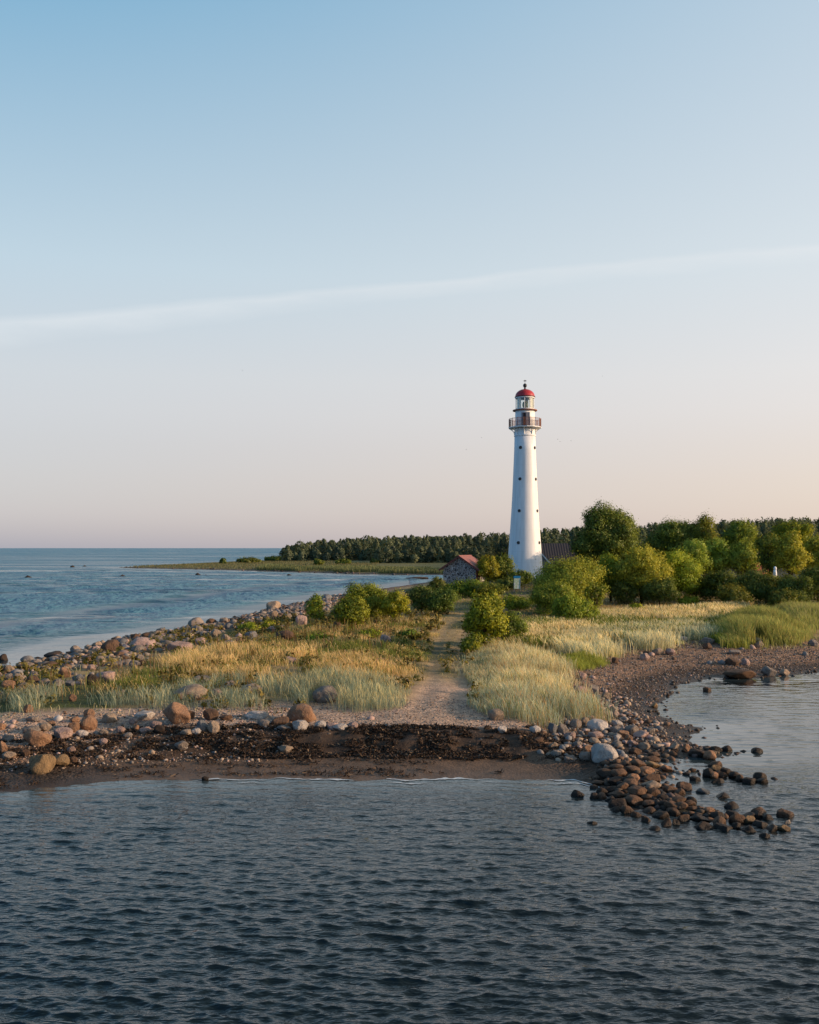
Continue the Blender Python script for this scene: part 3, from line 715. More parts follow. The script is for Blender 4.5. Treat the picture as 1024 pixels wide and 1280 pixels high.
ORD = ['first', 'second', 'third', 'fourth', 'fifth', 'sixth', 'seventh', 'eighth', 'ninth', 'tenth', 'eleventh', 'twelfth', 'thirteenth', 'fourteenth', 'fifteenth', 'sixteenth', 'seventeenth', 'eighteenth']
def build_rocks():
    rng = random.Random(5)
    recs = []
    for i, (px, py, w, h, ck, lab) in enumerate(ALL):
        x, y, z = HIT[i]
        z = max(z, -.35)
        Y = y
        rx = w * Y / F / 2; hh = h * Y / F
        depth = rng.uniform(.85, 1.15)
        y += rx * depth * .75
        z = gz(x, y); z = max(z, -.4)
        inwater = (z < .03) or (px > 700 and py > 955) or (py < 730)
        bot = min(z, 0.0) if z < .03 else z
        sink = (.30 if inwater else .22) * hh
        recs.append(dict(i=i, px=px, py=py, w=w, h=h, ck=ck, lab=lab, x=x, y=y, z=bot - sink, rx=rx * (1.28 if inwater and px > 690 else 1.0), hz=hh * (.92 if inwater else 1) + sink + (max(0, -bot) if z < .03 else 0), dep=depth, wet=inwater))
    lab_of = {}
    byl = {}
    for r in recs:
        if r['i'] not in IND: continue
        if r['lab']: lab_of[r['i']] = r['lab']; continue
        size = 'large' if r['w'] >= 18 else 'small' if r['w'] < 12 else 'medium'
        byl.setdefault(f"{size} {RC[r['ck']][1]} rock {where(r['px'], r['py'], r['z'], 0)}", []).append(r)
    for l, rs in byl.items():
        rs.sort(key=lambda r: r['px'])
        for k, r in enumerate(rs):
            lab_of[r['i']] = l if len(rs) == 1 else f"{l}, {ORD[k]} from left" if k < len(rs) - 1 or len(rs) > 3 else f"{l}, rightmost such"
    for r in recs:
        if r['i'] not in IND: continue
        me = rng.choice(ROCKS_WET if r['wet'] else ROCKS)
        o = bpy.data.objects.new('boulder' if r['w'] >= 18 else 'rock', me); COL.objects.link(o)
        o.location = (r['x'], r['y'], r['z']); o.scale = (r['rx'] * 1.04, r['rx'] * r['dep'], r['hz'])
        o.rotation_euler = (rng.gauss(0, .06), rng.gauss(0, .06), rng.choice([0, PI]) + rng.gauss(0, .22))
        c = RC[r['ck']][0]; v = rng.uniform(.85, 1.15)
        o.color = (c[0] * v, c[1] * v, c[2] * v, 1.0 if r['ck'] in ('or', 'tn', 'gy', 'oc', 'pk') else .25)
        tag(o, lab_of[r['i']], 'boulder' if r['w'] >= 18 else 'rock', 'granite rocks along the shore')
    # everything smaller becomes one mass
    return [r for r in recs if r['i'] not in IND], np.array([(r['x'], r['y'], r['rx']) for r in recs if 640 > r['px'] or r['py'] < 900])
SMALL, STONES = build_rocks()

def stones_mesh(name, P, S, C, mat, seed, sub=1):
    """many small stones as one mesh: P foot points, S half widths, C colours"""
    rng = np.random.default_rng(seed)
    bm = bmesh.new(); bmesh.ops.create_icosphere(bm, subdivisions=sub, radius=1)
    bv = np.array([v.co[:] for v in bm.verts]); bf = np.array([[v.index for v in f.verts] for f in bm.faces]); bm.free()
    n = len(P); k = len(bv)
    jit = 1 + rng.normal(0, .13, (n, k, 1))
    sc = np.stack([S * rng.uniform(.9, 1.25, n), S * rng.uniform(.65, 1.0, n), S * rng.uniform(.5, .8, n)], 1)[:, None, :]
    v = bv[None] * jit * sc
    a = rng.uniform(0, 2 * PI, n); ca, sa = np.cos(a)[:, None], np.sin(a)[:, None]
    vx = v[..., 0] * ca - v[..., 1] * sa; vy = v[..., 0] * sa + v[..., 1] * ca
    V = np.stack([vx + P[:, None, 0], vy + P[:, None, 1], v[..., 2] + P[:, None, 2] + sc[..., 2] * .45], 2).reshape(-1, 3)
    Fc = (bf[None] + (np.arange(n) * k)[:, None, None]).reshape(-1, 3)
    me = mesh_np(name, V, Fc.ravel(), np.arange(len(Fc)) * 3, np.full(len(Fc), 3), sub > 1)
    color_attr(me, 'col', np.repeat(C, k, 0))
    return link(name, me, mat)

def build_small_stones():
    rng = np.random.default_rng(77)
    if SMALL:
        P = np.array([(r['x'], r['y'], r['z'] + .02) for r in SMALL]); S = np.array([r['rx'] for r in SMALL]); C = np.array([RC[r['ck']][0] for r in SMALL])
    else:
        P = np.zeros((0, 3)); S = np.zeros(0); C = np.zeros((0, 3))
    pal = np.array([RC[k][0] for k in ('gy', 'pk', 'tn', 'br', 'br', 'gy', 'bl', 'tn')])
    def fill(n, x0, x1, y0, y1, cond, smin, smax, dark=1.0):
        nonlocal P, S, C
        x = rng.uniform(x0, x1, n * 4); y = rng.uniform(y0, y1, n * 4); d = coast_dist(x, y)
        m = cond(x, y, d); x, y = x[m][:n], y[m][:n]
        s = smin * (smax / smin) ** (rng.random(len(x)) ** 2.2)
        c = pal[rng.integers(0, len(pal), len(x))] * rng.uniform(.7, 1.25, (len(x), 1)) * dark
        P = np.concatenate([P, np.column_stack([x, y, height(x, y)])]); S = np.concatenate([S, s]); C = np.concatenate([C, c])
    # left boulder shore
    fill(5200, -24, -8, 36, 130, lambda x, y, d: (d > -.4) & (d < 5.5 + 3 * fbm(x * .4, y * .4, 91)), .06, .28)
    fill(900, -20, -7, 45, 130, lambda x, y, d: (d > -1.0) & (d < 1.6), .10, .3, .3)
    fill(3200, -14, -4, 25, 34, lambda x, y, d: (d > 1.6) & (d < 8), .016, .07, 1.15)
    fill(420, -24, -9, 40, 110, lambda x, y, d: (d > .2) & (d < 6.5), .16, .42, .8)
    # gravel above the bank
    fill(5200, -9, 5, 29, 36, lambda x, y, d: (d > 4.5) & (d < 9), .012, .04)
    fill(160, -9, 5, 27, 33, lambda x, y, d: (d > 2.2) & (d < 5.2), .025, .07, .45)
    # bay beach
    fill(12500, 5, 24, 27, 60, lambda x, y, d: (d > .2) & (d < 9.5) & ((y > 28) | (x > 5.4)), .018, .075, .85)
    fill(800, 4.2, 11, 28, 40, lambda x, y, d: (d > 1) & (d < 7), .06, .17, 1.05)
    fill(900, 5.5, 30, 23, 54, lambda x, y, d: (d > -.9) & (d < .5), .05, .13, .3)
    fill(260, 5.5, 11, 21, 31, lambda x, y, d: np.minimum.reduce([poly_dist(x, y, r[0], False) for r in RIDGES]) < .75, .06, .15, .3)
    # far spit edge
    fill(700, -98, 14, 200, 320, lambda x, y, d: (d > -.5) & (d < 2.5), .15, .5, .45)
    o = stones_mesh('small_stones', P, S, C, M['pebble'], 4)
    tag(o, 'loose pebbles and small stones strewn over the beaches and shore', 'pebbles', kind='stuff')
build_small_stones()

# ------------------------------------------------------------------ dried seaweed
def build_wrack():
    rng = np.random.default_rng(12)
    n = 150000
    x = rng.uniform(-13, 6.5, n); y = rng.uniform(25, 33, n); d = coast_dist(x, y); w = front_w(x, y)
    m = ((w > .3) & (d > 2.0) & (d < 4.6)) | ((w <= .3) & (x < 0) & (d > 1.2) & (d < 5) & (fbm(x * .9, y * .9, 44) > .5))
    m |= (x > 3.5) & (d > 2.0) & (d < 4.2) & (y < 31)
    keep = fbm(x * 1.3, y * 2.6, 29, 3) > .45
    wetd = (x > -12) & (x < 5.5) & (d > .25) & (d < 2.3) & (fbm(x * .7, y * 3, 33, 3) > .52) & (rng.random(n) < .22)
    m |= wetd
    m &= keep
    x, y = x[m], y[m]; n = len(x)
    z = height(x, y) + rng.uniform(0, .07, n)
    ln = rng.uniform(.02, .085, n); wd = rng.uniform(.008, .024, n); a = rng.uniform(0, 2 * PI, n); t = rng.normal(0, .45, n); t2 = rng.normal(0, .6, n)
    u = np.stack([np.cos(a) * np.cos(t), np.sin(a) * np.cos(t), np.sin(t)], 1); v = np.stack([-np.sin(a) * np.cos(t2), np.cos(a) * np.cos(t2), np.sin(t2)], 1)
    c = np.column_stack([x, y, z])
    V = np.stack([c - u * ln[:, None] - v * wd[:, None], c + u * ln[:, None] - v * wd[:, None] * .6, c + u * ln[:, None] * .9 + v * wd[:, None], c - u * ln[:, None] * .8 + v * wd[:, None]], 1).reshape(-1, 3)
    me = quads_mesh('seaweed_wrack', V, np.arange(n * 4).reshape(-1, 4))
    cc = np.where(rng.random((n, 1)) < .2, np.array([[.15, .10, .06]]), np.array([[.05, .030, .019]])) * rng.uniform(.5, 1.5, (n, 1))
    color_attr(me, 'col', np.repeat(cc, 4, 0))
    tag(link('seaweed_wrack', me, M['pebble']), 'bank of dark dried seaweed along the front beach', 'seaweed', kind='stuff')
build_wrack()

# ------------------------------------------------------------------ grasses
def px_poly(pts):
    h = ground_hits([p[0] for p in pts], [p[1] for p in pts])
    return [(a, b) for a, b, _ in h]

class Blades:
    def __init__(s): s.P = []; s.H = []; s.W = []; s.C = []; s.L = []
    def add(s, x, y, h, w, col, lean):
        ok = np.ones(len(x), bool)
        for a, b, r in STONES:
            ok &= ~((np.abs(x - a) < 1.05 * r + .05) & (y - b < .8 * r) & (y - b > -r - (1.0 if r > .3 else .55)))
        h = h * (.35 + .65 * smooth(.8, 3.4, poly_dist(x, y, PATH, False)))
        x, y, h, w, col, lean = x[ok], y[ok], h[ok], w[ok], col[ok], lean[ok]
        s.P.append(np.column_stack([x, y, height(x, y) - .02])); s.H.append(h); s.W.append(w); s.C.append(col * (.62 + .76 * fbm(x * .75, y * .75, 123, 4))[:, None]); s.L.append(lean)
    def build(s, name, label, cat, seed, head=None):
        rng = np.random.default_rng(seed)
        P = np.concatenate(s.P); Hh = np.concatenate(s.H); W = np.concatenate(s.W); C = np.concatenate(s.C); L = np.concatenate(s.L); n = len(P)
        a = rng.uniform(0, 2 * PI, n); wind = np.array([-.35, .1])
        dirx = np.cos(a) * L + wind[0] * L; diry = np.sin(a) * L + wind[1] * L
        b = rng.uniform(0, PI, n); ux, uy = np.cos(b), np.sin(b)
        def ring(t, wf, bend):
            cx = P[:, 0] + dirx * Hh * bend; cy = P[:, 1] + diry * Hh * bend; cz = P[:, 2] + Hh * t
            return np.stack([cx - ux * W * wf, cy - uy * W * wf, cz], 1), np.stack([cx + ux * W * wf, cy + uy * W * wf, cz], 1)
        a0, a1 = ring(0, .8, 0); b0, b1 = ring(.55, 1.0, .3); c0, c1 = ring(.82, .9 if head is None else head, .7)
        tip = np.column_stack([P[:, 0] + dirx * Hh * 1.1, P[:, 1] + diry * Hh * 1.1, P[:, 2] + Hh * .98])
        V = np.stack([a0, a1, b1, b0, c1, c0, tip], 1).reshape(-1, 3)
        base = np.arange(n)[:, None] * 7
        lp = np.concatenate([base + np.array([[0, 1, 2, 3]]), base + np.array([[3, 2, 4, 5]]), base + np.array([[5, 4, 6]])], 1).ravel()
        tot = np.tile([4, 4, 3], n); st = np.concatenate([[0], np.cumsum(tot)[:-1]])
        me = mesh_np(name, V, lp, st, tot)
        color_attr(me, 'col', np.repeat(C, 7, 0))
        o = link(name, me, M['blade']); tag(o, label, cat, kind='stuff')
        return o

GR = np.random.default_rng(99)
def scatter(poly, n):
    P = np.array(poly); lo, hi = P.min(0), P.max(0); X = []; Y = []; k = 0
    area = .5 * abs(np.dot(P[:, 0], np.roll(P[:, 1], 1)) - np.dot(P[:, 1], np.roll(P[:, 0], 1)))
    m = int(n * (hi - lo).prod() / max(area, 1e-6) * 1.05) + 10
    x = GR.uniform(lo[0] - 1, hi[0] + 1, m); y = GR.uniform(lo[1] - 1, hi[1] + 1, m)
    k = inside(x, y, poly); e = np.where(k, 1, -1) * poly_dist(x, y, poly)
    k = GR.random(len(x)) < smooth(-.55, .9, e + 1.7 * (fbm(x * .7, y * .7, 91, 3) - .5))
    return x[k], y[k]
def cols(base, n, var=.25, alt=None, p=.3):
    c = np.repeat(np.array([base]), n, 0)
    if alt is not None:
        m = GR.random(n) < p; c[m] = alt
    return c * GR.uniform(1 - var, 1 + var, (n, 1))
def clumpy(x, y, scale, seed, thr, soft=.08):
    return GR.random(len(x)) < smooth(thr - soft, thr + soft, fbm(x * scale, y * scale, seed, 3))
def off_path(x, y, lim=.35):
    return path_mask(x, y) < lim

BLUE = (.42, .47, .33); PALE = (.92, .79, .43); GOLD = (.92, .66, .29); RUST = (.66, .37, .15); GREEN = (.20, .23, .05); LUSH = (.30, .33, .06); DEEP = (.05, .08, .022)

ly = Blades(); dry = Blades(); reed = Blades(); turf = Blades()
# lyme grass along the beach edge, left of the track
Z1 = px_poly([(-30, 905), (60, 893), (170, 885), (262, 884), (300, 889), (345, 893), (440, 893), (512, 886), (517, 872), (490, 858), (400, 856), (330, 850), (170, 860), (80, 868), (-30, 880)])
x, y = scatter(Z1, 34000); m = clumpy(x, y, .8, 201, .53, .04) & off_path(x, y); x, y = x[m], y[m]
t = GR.random(len(x)); c = np.where((t < .8)[:, None], cols((.30, .36, .25), len(x), .35), cols((.85, .74, .42), len(x)))
ly.add(x, y, GR.uniform(.2, .75, len(x)) * (.6 + .7 * fbm(x * .9, y * .9, 5)), GR.uniform(.005, .0095, len(x)), c, GR.uniform(.1, .5, len(x)))
Z1b = px_poly([(330, 868), (440, 893), (512, 886), (517, 872), (490, 858), (420, 850)])
x, y = scatter(Z1b, 10000); m = off_path(x, y) & clumpy(x, y, 1.2, 207, .42, .06); x, y = x[m], y[m]
c = np.where((GR.random(len(x)) < .65)[:, None], cols((.29, .34, .23), len(x), .35), cols((.82, .68, .34), len(x)))
ly.add(x, y, GR.uniform(.4, .9, len(x)), GR.uniform(.005, .0095, len(x)), c, GR.uniform(.1, .4, len(x)))
# right of the track: a dense stand
Z2 = px_poly([(577, 886), (600, 897), (650, 905), (700, 908), (748, 902), (738, 876), (712, 850), (690, 832), (650, 815), (612, 806), (590, 818), (575, 850)])
x, y = scatter(Z2, 56000); m = off_path(x, y) & clumpy(x, y, .9, 211, .40, .08); x, y = x[m], y[m]
front = 1 - smooth(34.5, 38.5, y + .8 * (fbm(x * .8, y * .8, 7) - .5))
c = cols(PALE, len(x)); k = GR.random(len(x)) < (.30 + .5 * front); c[k] = cols(BLUE, int(k.sum())); k = GR.random(len(x)) < .18; c[k] = cols(GREEN, int(k.sum()), .3); k = GR.random(len(x)) < .12; c[k] = cols(RUST, int(k.sum()), .3)
ly.add(x, y, GR.uniform(.35, .9, len(x)) * (.8 + .45 * fbm(x * .5, y * .5, 6)), GR.uniform(.005, .0095, len(x)), c, GR.uniform(.1, .45, len(x)))
# dry meadow left of the track
Z3 = px_poly([(-20, 872), (90, 852), (180, 838), (260, 818), (330, 800), (380, 786), (440, 790), (520, 778), (556, 772), (552, 800), (540, 835), (520, 862), (490, 862), (330, 858), (170, 864), (60, 880)])
x, y = scatter(Z3, 90000); f = fbm(x * .35, y * .35, 301); m = off_path(x, y, .2) & clumpy(x, y, .6, 305, .48, .07); x, y, f = x[m], y[m], f[m]
c = cols(GOLD, len(x), .3, RUST, .25); k = GR.random(len(x)) < .3 + .6 * smooth(.46, .6, f); c[k] = cols(GREEN, int(k.sum()), .35)
dry.add(x, y, GR.uniform(.1, .5, len(x)) * (.4 + 1.2 * fbm(x * .6, y * .6, 8)), GR.uniform(.0055, .011, len(x)), c, GR.uniform(.1, .55, len(x)))
Z3b = px_poly([(200, 858), (215, 822), (330, 806), (395, 820), (520, 835), (505, 860), (400, 856)])
x, y = scatter(Z3b, 34000); m = off_path(x, y, .2) & clumpy(x, y, .6, 341, .56, .05); x, y = x[m], y[m]
c = cols((.92, .64, .29), len(x), .3, (.30, .30, .08), .3)
dry.add(x, y, GR.uniform(.3, .75, len(x)), GR.uniform(.005, .009, len(x)), c, GR.uniform(.1, .45, len(x)))
# tall dead stalks and docks standing out of it
x, y = scatter(Z3, 900); m = off_path(x, y, .1) & clumpy(x, y, .3, 361, .5, .1); x, y = x[m], y[m]
dry.add(x, y, GR.uniform(.6, 1.15, len(x)), GR.uniform(.012, .022, len(x)), cols((.20, .11, .05), len(x), .4, (.26, .25, .07), .4), GR.uniform(.03, .15, len(x)))
# dry meadow right of the track, running to the shrubs
Z4 = px_poly([(600, 806), (640, 790), (690, 782), (760, 772), (860, 766), (935, 760), (930, 778), (880, 795), (800, 806), (760, 806), (720, 815), (660, 815)])
x, y = scatter(Z4, 70000); f = fbm(x * .22, y * .22, 311); m = off_path(x, y, .25) & clumpy(x, y, .4, 315, .36, .1); x, y, f = x[m], y[m], f[m]
c = cols((.86, .66, .32), len(x), .3, PALE, .35); k = GR.random(len(x)) < .2 + .6 * smooth(.47, .6, f); c[k] = cols(GREEN, int(k.sum()), .3)
dry.add(x, y, GR.uniform(.35, .9, len(x)), GR.uniform(.014, .024, len(x)), c, GR.uniform(.1, .5, len(x)))
Z4b = px_poly([(680, 822), (715, 802), (800, 790), (880, 784), (905, 800), (850, 806), (790, 822), (745, 826)])
x, y = scatter(Z4b, 22000); m = clumpy(x, y, .4, 325, .36, .1); x, y = x[m], y[m]
c = cols(PALE, len(x), .25, BLUE, .45)
ly.add(x, y, GR.uniform(.45, .95, len(x)), GR.uniform(.012, .02, len(x)), c, GR.uniform(.1, .45, len(x)))
# bright and lush reeds at the back of the bay
def reeds(poly, n, h0, h1, base, alt, w=(.014, .024)):
    P = px_poly(poly); x, y = scatter(P, n); e = poly_dist(x, y, P)
    hh = GR.uniform(h0, h1, len(x)) * (.45 + .55 * smooth(0, 2.2, e)) * (.75 + .5 * fbm(x * .45, y * .45, 17))
    c = cols(base, len(x), .3, alt, .35)
    reed.add(x, y, hh, GR.uniform(*w, len(x)), c, GR.uniform(.08, .4, len(x)))
reeds([(694, 836), (735, 840), (756, 830), (748, 818), (700, 822)], 7000, .5, .85, LUSH, (.4, .42, .09), (.01, .018))
reeds([(725, 818), (765, 824), (768, 812), (730, 806)], 3500, .5, .9, LUSH, GREEN)
reeds([(905, 808), (955, 812), (1005, 806), (1012, 790), (985, 778), (930, 776), (890, 782), (882, 796)], 30000, .9, 1.6, (.30, .33, .09), (.46, .40, .13))
reeds([(990, 790), (1080, 782), (1075, 768), (960, 766), (950, 772)], 18000, .8, 1.3, (.34, .36, .10), (.42, .37, .15))
reeds([(905, 800), (950, 800), (945, 780), (900, 782)], 9000, .9, 1.4, (.13, .19, .06), (.10, .15, .05))
reeds([(880, 806), (925, 810), (925, 800), (885, 798)], 3500, .7, 1.1, (.44, .46, .07), LUSH)
reeds([(800, 812), (850, 806), (850, 796), (800, 800)], 4500, .5, .8, GREEN, PALE)
# reed bed on the far shore of the lagoon
x = GR.uniform(-44, 12, 60000); y = GR.uniform(222, 300, 60000); d = coast_dist(x, y); m = (d > 3) & (d < 18) & (fbm(x * .08, y * .08, 77) > .4); x, y = x[m][:15000], y[m][:15000]
reed.add(x, y, GR.uniform(.5, 1.3, len(x)), GR.uniform(.05, .11, len(x)), cols((.17, .195, .085), len(x), .3, (.3, .29, .12), .3), GR.uniform(.05, .3, len(x)))
x = GR.uniform(-92, -10, 60000); y = GR.uniform(250, 430, 60000); d = coast_dist(x, y); m = (d > 2.5) & (d < 60); x, y = x[m][:16000], y[m][:16000]
reed.add(x, y, GR.uniform(.2, .6, len(x)), GR.uniform(.06, .14, len(x)), cols((.23, .20, .095), len(x), .3, (.13, .15, .065), .35), GR.uniform(.1, .5, len(x)))
# short turf everywhere else on the land near the camera
x = GR.uniform(-14, 55, 170000); y = GR.uniform(36, 118, 170000); d = coast_dist(x, y)
m = (d > 8.5) & (GR.random(len(x)) < np.interp(y, [36, 60, 118], [1, .8, .45])) & (path_mask(x, y) < .3 + .5 * smooth(42, 48, y) * (GR.random(len(x)) < .6)) & (np.abs(x) < y * .55); x, y = x[m], y[m]
f = fbm(x * .3, y * .3, 331)
c = cols((.50, .36, .15), len(x), .3, (.22, .23, .07), .35)
turf.add(x, y, GR.uniform(.05, .17, len(x)) * (1 + .8 * f), GR.uniform(.012, .022, len(x)) * np.interp(y, [36, 118], [.8, 1.8]), c, GR.uniform(.2, .8, len(x)))
# sparse tufts on shingle
x = GR.uniform(-20, 26, 40000); y = GR.uniform(33, 62, 40000); d = coast_dist(x, y)
m = (d > 5.5) & (d < 10) & off_path(x, y, .2) & clumpy(x, y, .7, 351, .55, .06) & ((x < -4) | (x > 6)); x, y = x[m], y[m]
turf.add(x, y, GR.uniform(.1, .35, len(x)), GR.uniform(.005, .0095, len(x)), cols(GREEN, len(x), .3, PALE, .4), GR.uniform(.2, .6, len(x)))
ly.build('lyme_grass', 'blue-green and straw-pale beach grass edging the gravel either side of the track', 'grass', 1, 1.25)
dry.build('dry_grass', 'golden dry meadow grass behind the beach', 'grass', 2, 1.7)
reed.build('reed_grass', 'bright green reeds behind the bay beach and along the far shore', 'reeds', 3)
turf.build('short_grass', 'short trampled turf around the track and the bushes', 'grass', 4)

# ------------------------------------------------------------------ leaves
LEAF_TIP = 0
def leaf_cloud(rng, lobes, n, leaf, per=10, spread=.5, dense=1.0):
    """leaf quads in clumps through a set of ellipsoid lobes (cx,cy,cz,rx,ry,rz)"""
    L = np.array(lobes, float); vol = (L[:, 3] * L[:, 4] + L[:, 3] * L[:, 5] + L[:, 4] * L[:, 5]); vol /= vol.sum()
    ncl = max(4, int(n / per)); C = []; Nn = []; Rr = []
    tries = 0
    while sum(len(c) for c in C) < ncl and tries < 12:
        tries += 1
        k = rng.choice(len(L), ncl, p=vol); d = rng.normal(0, 1, (ncl, 3)); d /= np.linalg.norm(d, axis=1, keepdims=True)
        rr = np.where(rng.random(ncl) < .25, rng.uniform(.35, .85, ncl), rng.uniform(.86, 1.04, ncl))
        p = L[k, :3] + d * L[k, 3:] * rr[:, None]
        ok = np.ones(ncl, bool)
        for j in range(len(L)):
            q = (p - L[j, :3]) / L[j, 3:]
            ok &= ~((np.linalg.norm(q, axis=1) < .62) & (k != j))
        ok &= p[:, 2] > .02
        C.append(p[ok]); nn = d / L[k, 3:]; nn /= np.linalg.norm(nn, axis=1, keepdims=True); Nn.append(nn[ok])
    C = np.concatenate(C)[:ncl]; Nn = np.concatenate(Nn)[:ncl]; m = len(C)
    tone = rng.random(m)
    off = rng.normal(0, 1, (m, per, 3)) * spread * rng.uniform(.6, 1.3, (m, 1, 1))
    P = (C[:, None] + off).reshape(-1, 3)
    off = np.clip(off, -1.7 * spread, 1.7 * spread)
    nrm = (Nn[:, None] * 1.0 + off / spread * .6 + rng.normal(0, .42, (m, per, 3))).reshape(-1, 3); nrm /= np.linalg.norm(nrm, axis=1, keepdims=True)
    t = np.clip(np.repeat(tone, per) * .4 + rng.random(m * per) * .3 + .14, 0, 1)
    keep = P[:, 2] > .03; P, nrm, t = P[keep], nrm[keep], t[keep]; k = len(P)
    ref = rng.normal(0, 1, (k, 3)); u = np.cross(nrm, ref); u /= np.linalg.norm(u, axis=1, keepdims=True); v = np.cross(nrm, u)
    s = leaf * rng.uniform(.6, 1.35, (k, 1)); wv = s * rng.uniform(.4, .7, (k, 1))
    V = np.stack([P - u * s, P - v * wv + nrm * s * .12, P + u * s, P + v * wv + nrm * s * .12], 1)
    cn = np.repeat(Nn, per, 0)[keep] * .8 + off.reshape(-1, 3)[keep] / spread * .5 + nrm * .25
    cn /= np.linalg.norm(cn, axis=1, keepdims=True)
    return V.reshape(-1, 3), np.repeat(t, 4), np.repeat(cn, 4, 0)

def leaf_mesh(name, V, t, cn=None):
    me = quads_mesh(name, V, np.arange(len(V)).reshape(-1, 4))
    float_attr(me, 'rnd', t)
    a = me.attributes.new('cn', 'FLOAT_VECTOR', 'POINT'); a.data.foreach_set('vector', np.ascontiguousarray(cn, np.float32).ravel())
    return me

def lobes_bush(rng, w, h, n=7, base=0.0, top_heavy=.0):
    r = w / 2; out = [(0, 0, base + h * (.5 if n >= 12 else .45), r * (.9 if n >= 12 else .74), r * (.85 if n >= 12 else .7), h * .5)]
    for k in range(n):
        a = 2 * PI * (k + rng.uniform(-.3, .3)) / n; q = rng.uniform(.35, .68)
        s = rng.uniform(.26, .46); zc = base + h * rng.uniform(.25, .72 + top_heavy * .1)
        out.append((math.cos(a) * r * q, math.sin(a) * r * q, zc, r * s * 1.1, r * s * 1.05, min(h * .34, r * s * 1.25)))
    for k in range(max(2, n // 3)):
        wt = .55 if n >= 12 else .35
        out.append((rng.uniform(-wt, wt) * r, rng.uniform(-wt, wt) * r, base + h * rng.uniform(.68, .8), r * rng.uniform(.24, .4), r * rng.uniform(.24, .4), h * .2))
    return out

def clumps(rng, lb, w, h):
    out = [(*a[:3], a[3] * .78, a[4] * .78, a[5] * .78) for a in lb]
    for a in lb:
        for k in range(int(9 + 6 * rng.random())):
            d = rng.normal(0, 1, 3); d[2] = abs(d[2]) * .9 - .25; d /= np.linalg.norm(d); q = rng.uniform(.7, .95); r = rng.uniform(.3, .48) * min(a[3], a[5] * 1.2)
            out.append((a[0] + d[0] * a[3] * q, a[1] + d[1] * a[4] * q, a[2] + d[2] * a[5] * q, r, r, r * .85))
    return out

def stem_mesh(rng, h, r0, spread, n, z0=-.15):
    bm = bmesh.new()
    tube(bm, [(0, 0, z0), (rng.uniform(-.1, .1) * spread, rng.uniform(-.1, .1) * spread, h * .35), (rng.uniform(-.2, .2) * spread, rng.uniform(-.2, .2) * spread, h * .7)], [r0, r0 * .75, r0 * .35], 8)
    for k in range(n):
        a = 2 * PI * k / n + rng.uniform(-.4, .4); q = rng.uniform(.5, .9) * spread; zb = h * rng.uniform(.08, .4)
        tube(bm, [(0, 0, zb), (math.cos(a) * q * .45, math.sin(a) * q * .45, zb + (h - zb) * .35), (math.cos(a) * q, math.sin(a) * q, zb + (h - zb) * .7)], [r0 * .55, r0 * .38, r0 * .14], 6)
    return bm

def plant(name, label, cat, px, Y, wpx, top, base=None, mat='leaf', tint=(1, 1, 1), lobes=7, tree=False, group=None, seed=None, dens=1.0, leafk=1.0, trunk_frac=.18, squash=1.0):
    """a bush or tree whose foot stands at photo column px, Y metres away; wpx wide, its top on row `top`"""
    seed = int(px * 7 + top * 3 + Y) if seed is None else seed
    rng = np.random.default_rng(seed)
    x = wx(px, Y); z = gz(x, Y); w = wpx * Y / F; h = max(.4, wz(top, Y) - z)
    root = empty(name, (x, Y, z - .02)); tag(root, label, cat, group)
    zb = h * trunk_frac if tree else 0
    lb = clumps(rng, lobes_bush(rng, w, h - zb, lobes, zb), w, h)
    A = np.array(lb); sx = (w / 2) / max((A[:, 0] + A[:, 3]).max(), -(A[:, 0] - A[:, 3]).min()); sz = (h - zb) / ((A[:, 2] + A[:, 5]).max() - zb)
    A[:, [0, 1, 3, 4]] *= sx; A[:, 2] = zb + (A[:, 2] - zb) * sz; A[:, 5] *= sz; lb = A.tolist()
    leaf = max(.06, Y / 944 * .8) * leafk
    area = sum(4 * PI * ((a[3] * a[4]) ** 1.6 / 3 + (a[3] * a[5]) ** 1.6 / 3 + (a[4] * a[5]) ** 1.6 / 3) ** (1 / 1.6) for a in lb) * .36
    n = int(min(52000, max(3000, area / (leaf * leaf * 1.1) * 1.2 * dens)))
    V, t, cn = leaf_cloud(rng, lb, n, leaf, 11, min(.34, max(.11, .05 * w)))
    hue = rng.uniform(-1, 1); o = link('crown' if tree else 'foliage', leaf_mesh(name + '_leaves', V, t, cn), M[mat], root)
    o.color = (tint[0] * (.93 + .13 * hue), tint[1] * 1.02, tint[2] * (1 - .12 * hue), 1)
    bm = stem_mesh(rng, h * .9, max(.035, h * .022) if not tree else max(.1, h * .03), w * .36, 5 if tree else 6)
    bm_obj('trunk' if tree else 'stem', bm, M['bark'], root, True)
    return root

YL = (1.5, 1.3, .8); DKT = (.85, .9, .9)
# ---- bushes of the meadow, left of the track
plant('bush', 'small rounded bush standing alone nearest the stony left shore', 'bush', 395, 71, 31, 743, lobes=5, tint=(1.1, 1.1, .9))
plant('bush', 'rounded bush in dry grass in front of the wide bush clump', 'bush', 440, 61.5, 52, 746, lobes=7)
plant('bush', 'wide leafy bush clump, largest left of the track', 'bush', 462, 72, 62, 729, lobes=8)
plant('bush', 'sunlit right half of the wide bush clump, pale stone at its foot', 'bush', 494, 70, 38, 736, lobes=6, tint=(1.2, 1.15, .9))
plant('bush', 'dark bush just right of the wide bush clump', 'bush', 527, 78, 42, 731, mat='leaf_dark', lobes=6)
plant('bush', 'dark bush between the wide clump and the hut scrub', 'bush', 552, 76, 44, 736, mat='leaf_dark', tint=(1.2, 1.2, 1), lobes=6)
plant('bush', 'low dark bush at the left corner of the stone hut', 'bush', 547, 104, 30, 722, mat='leaf_dark', lobes=5)
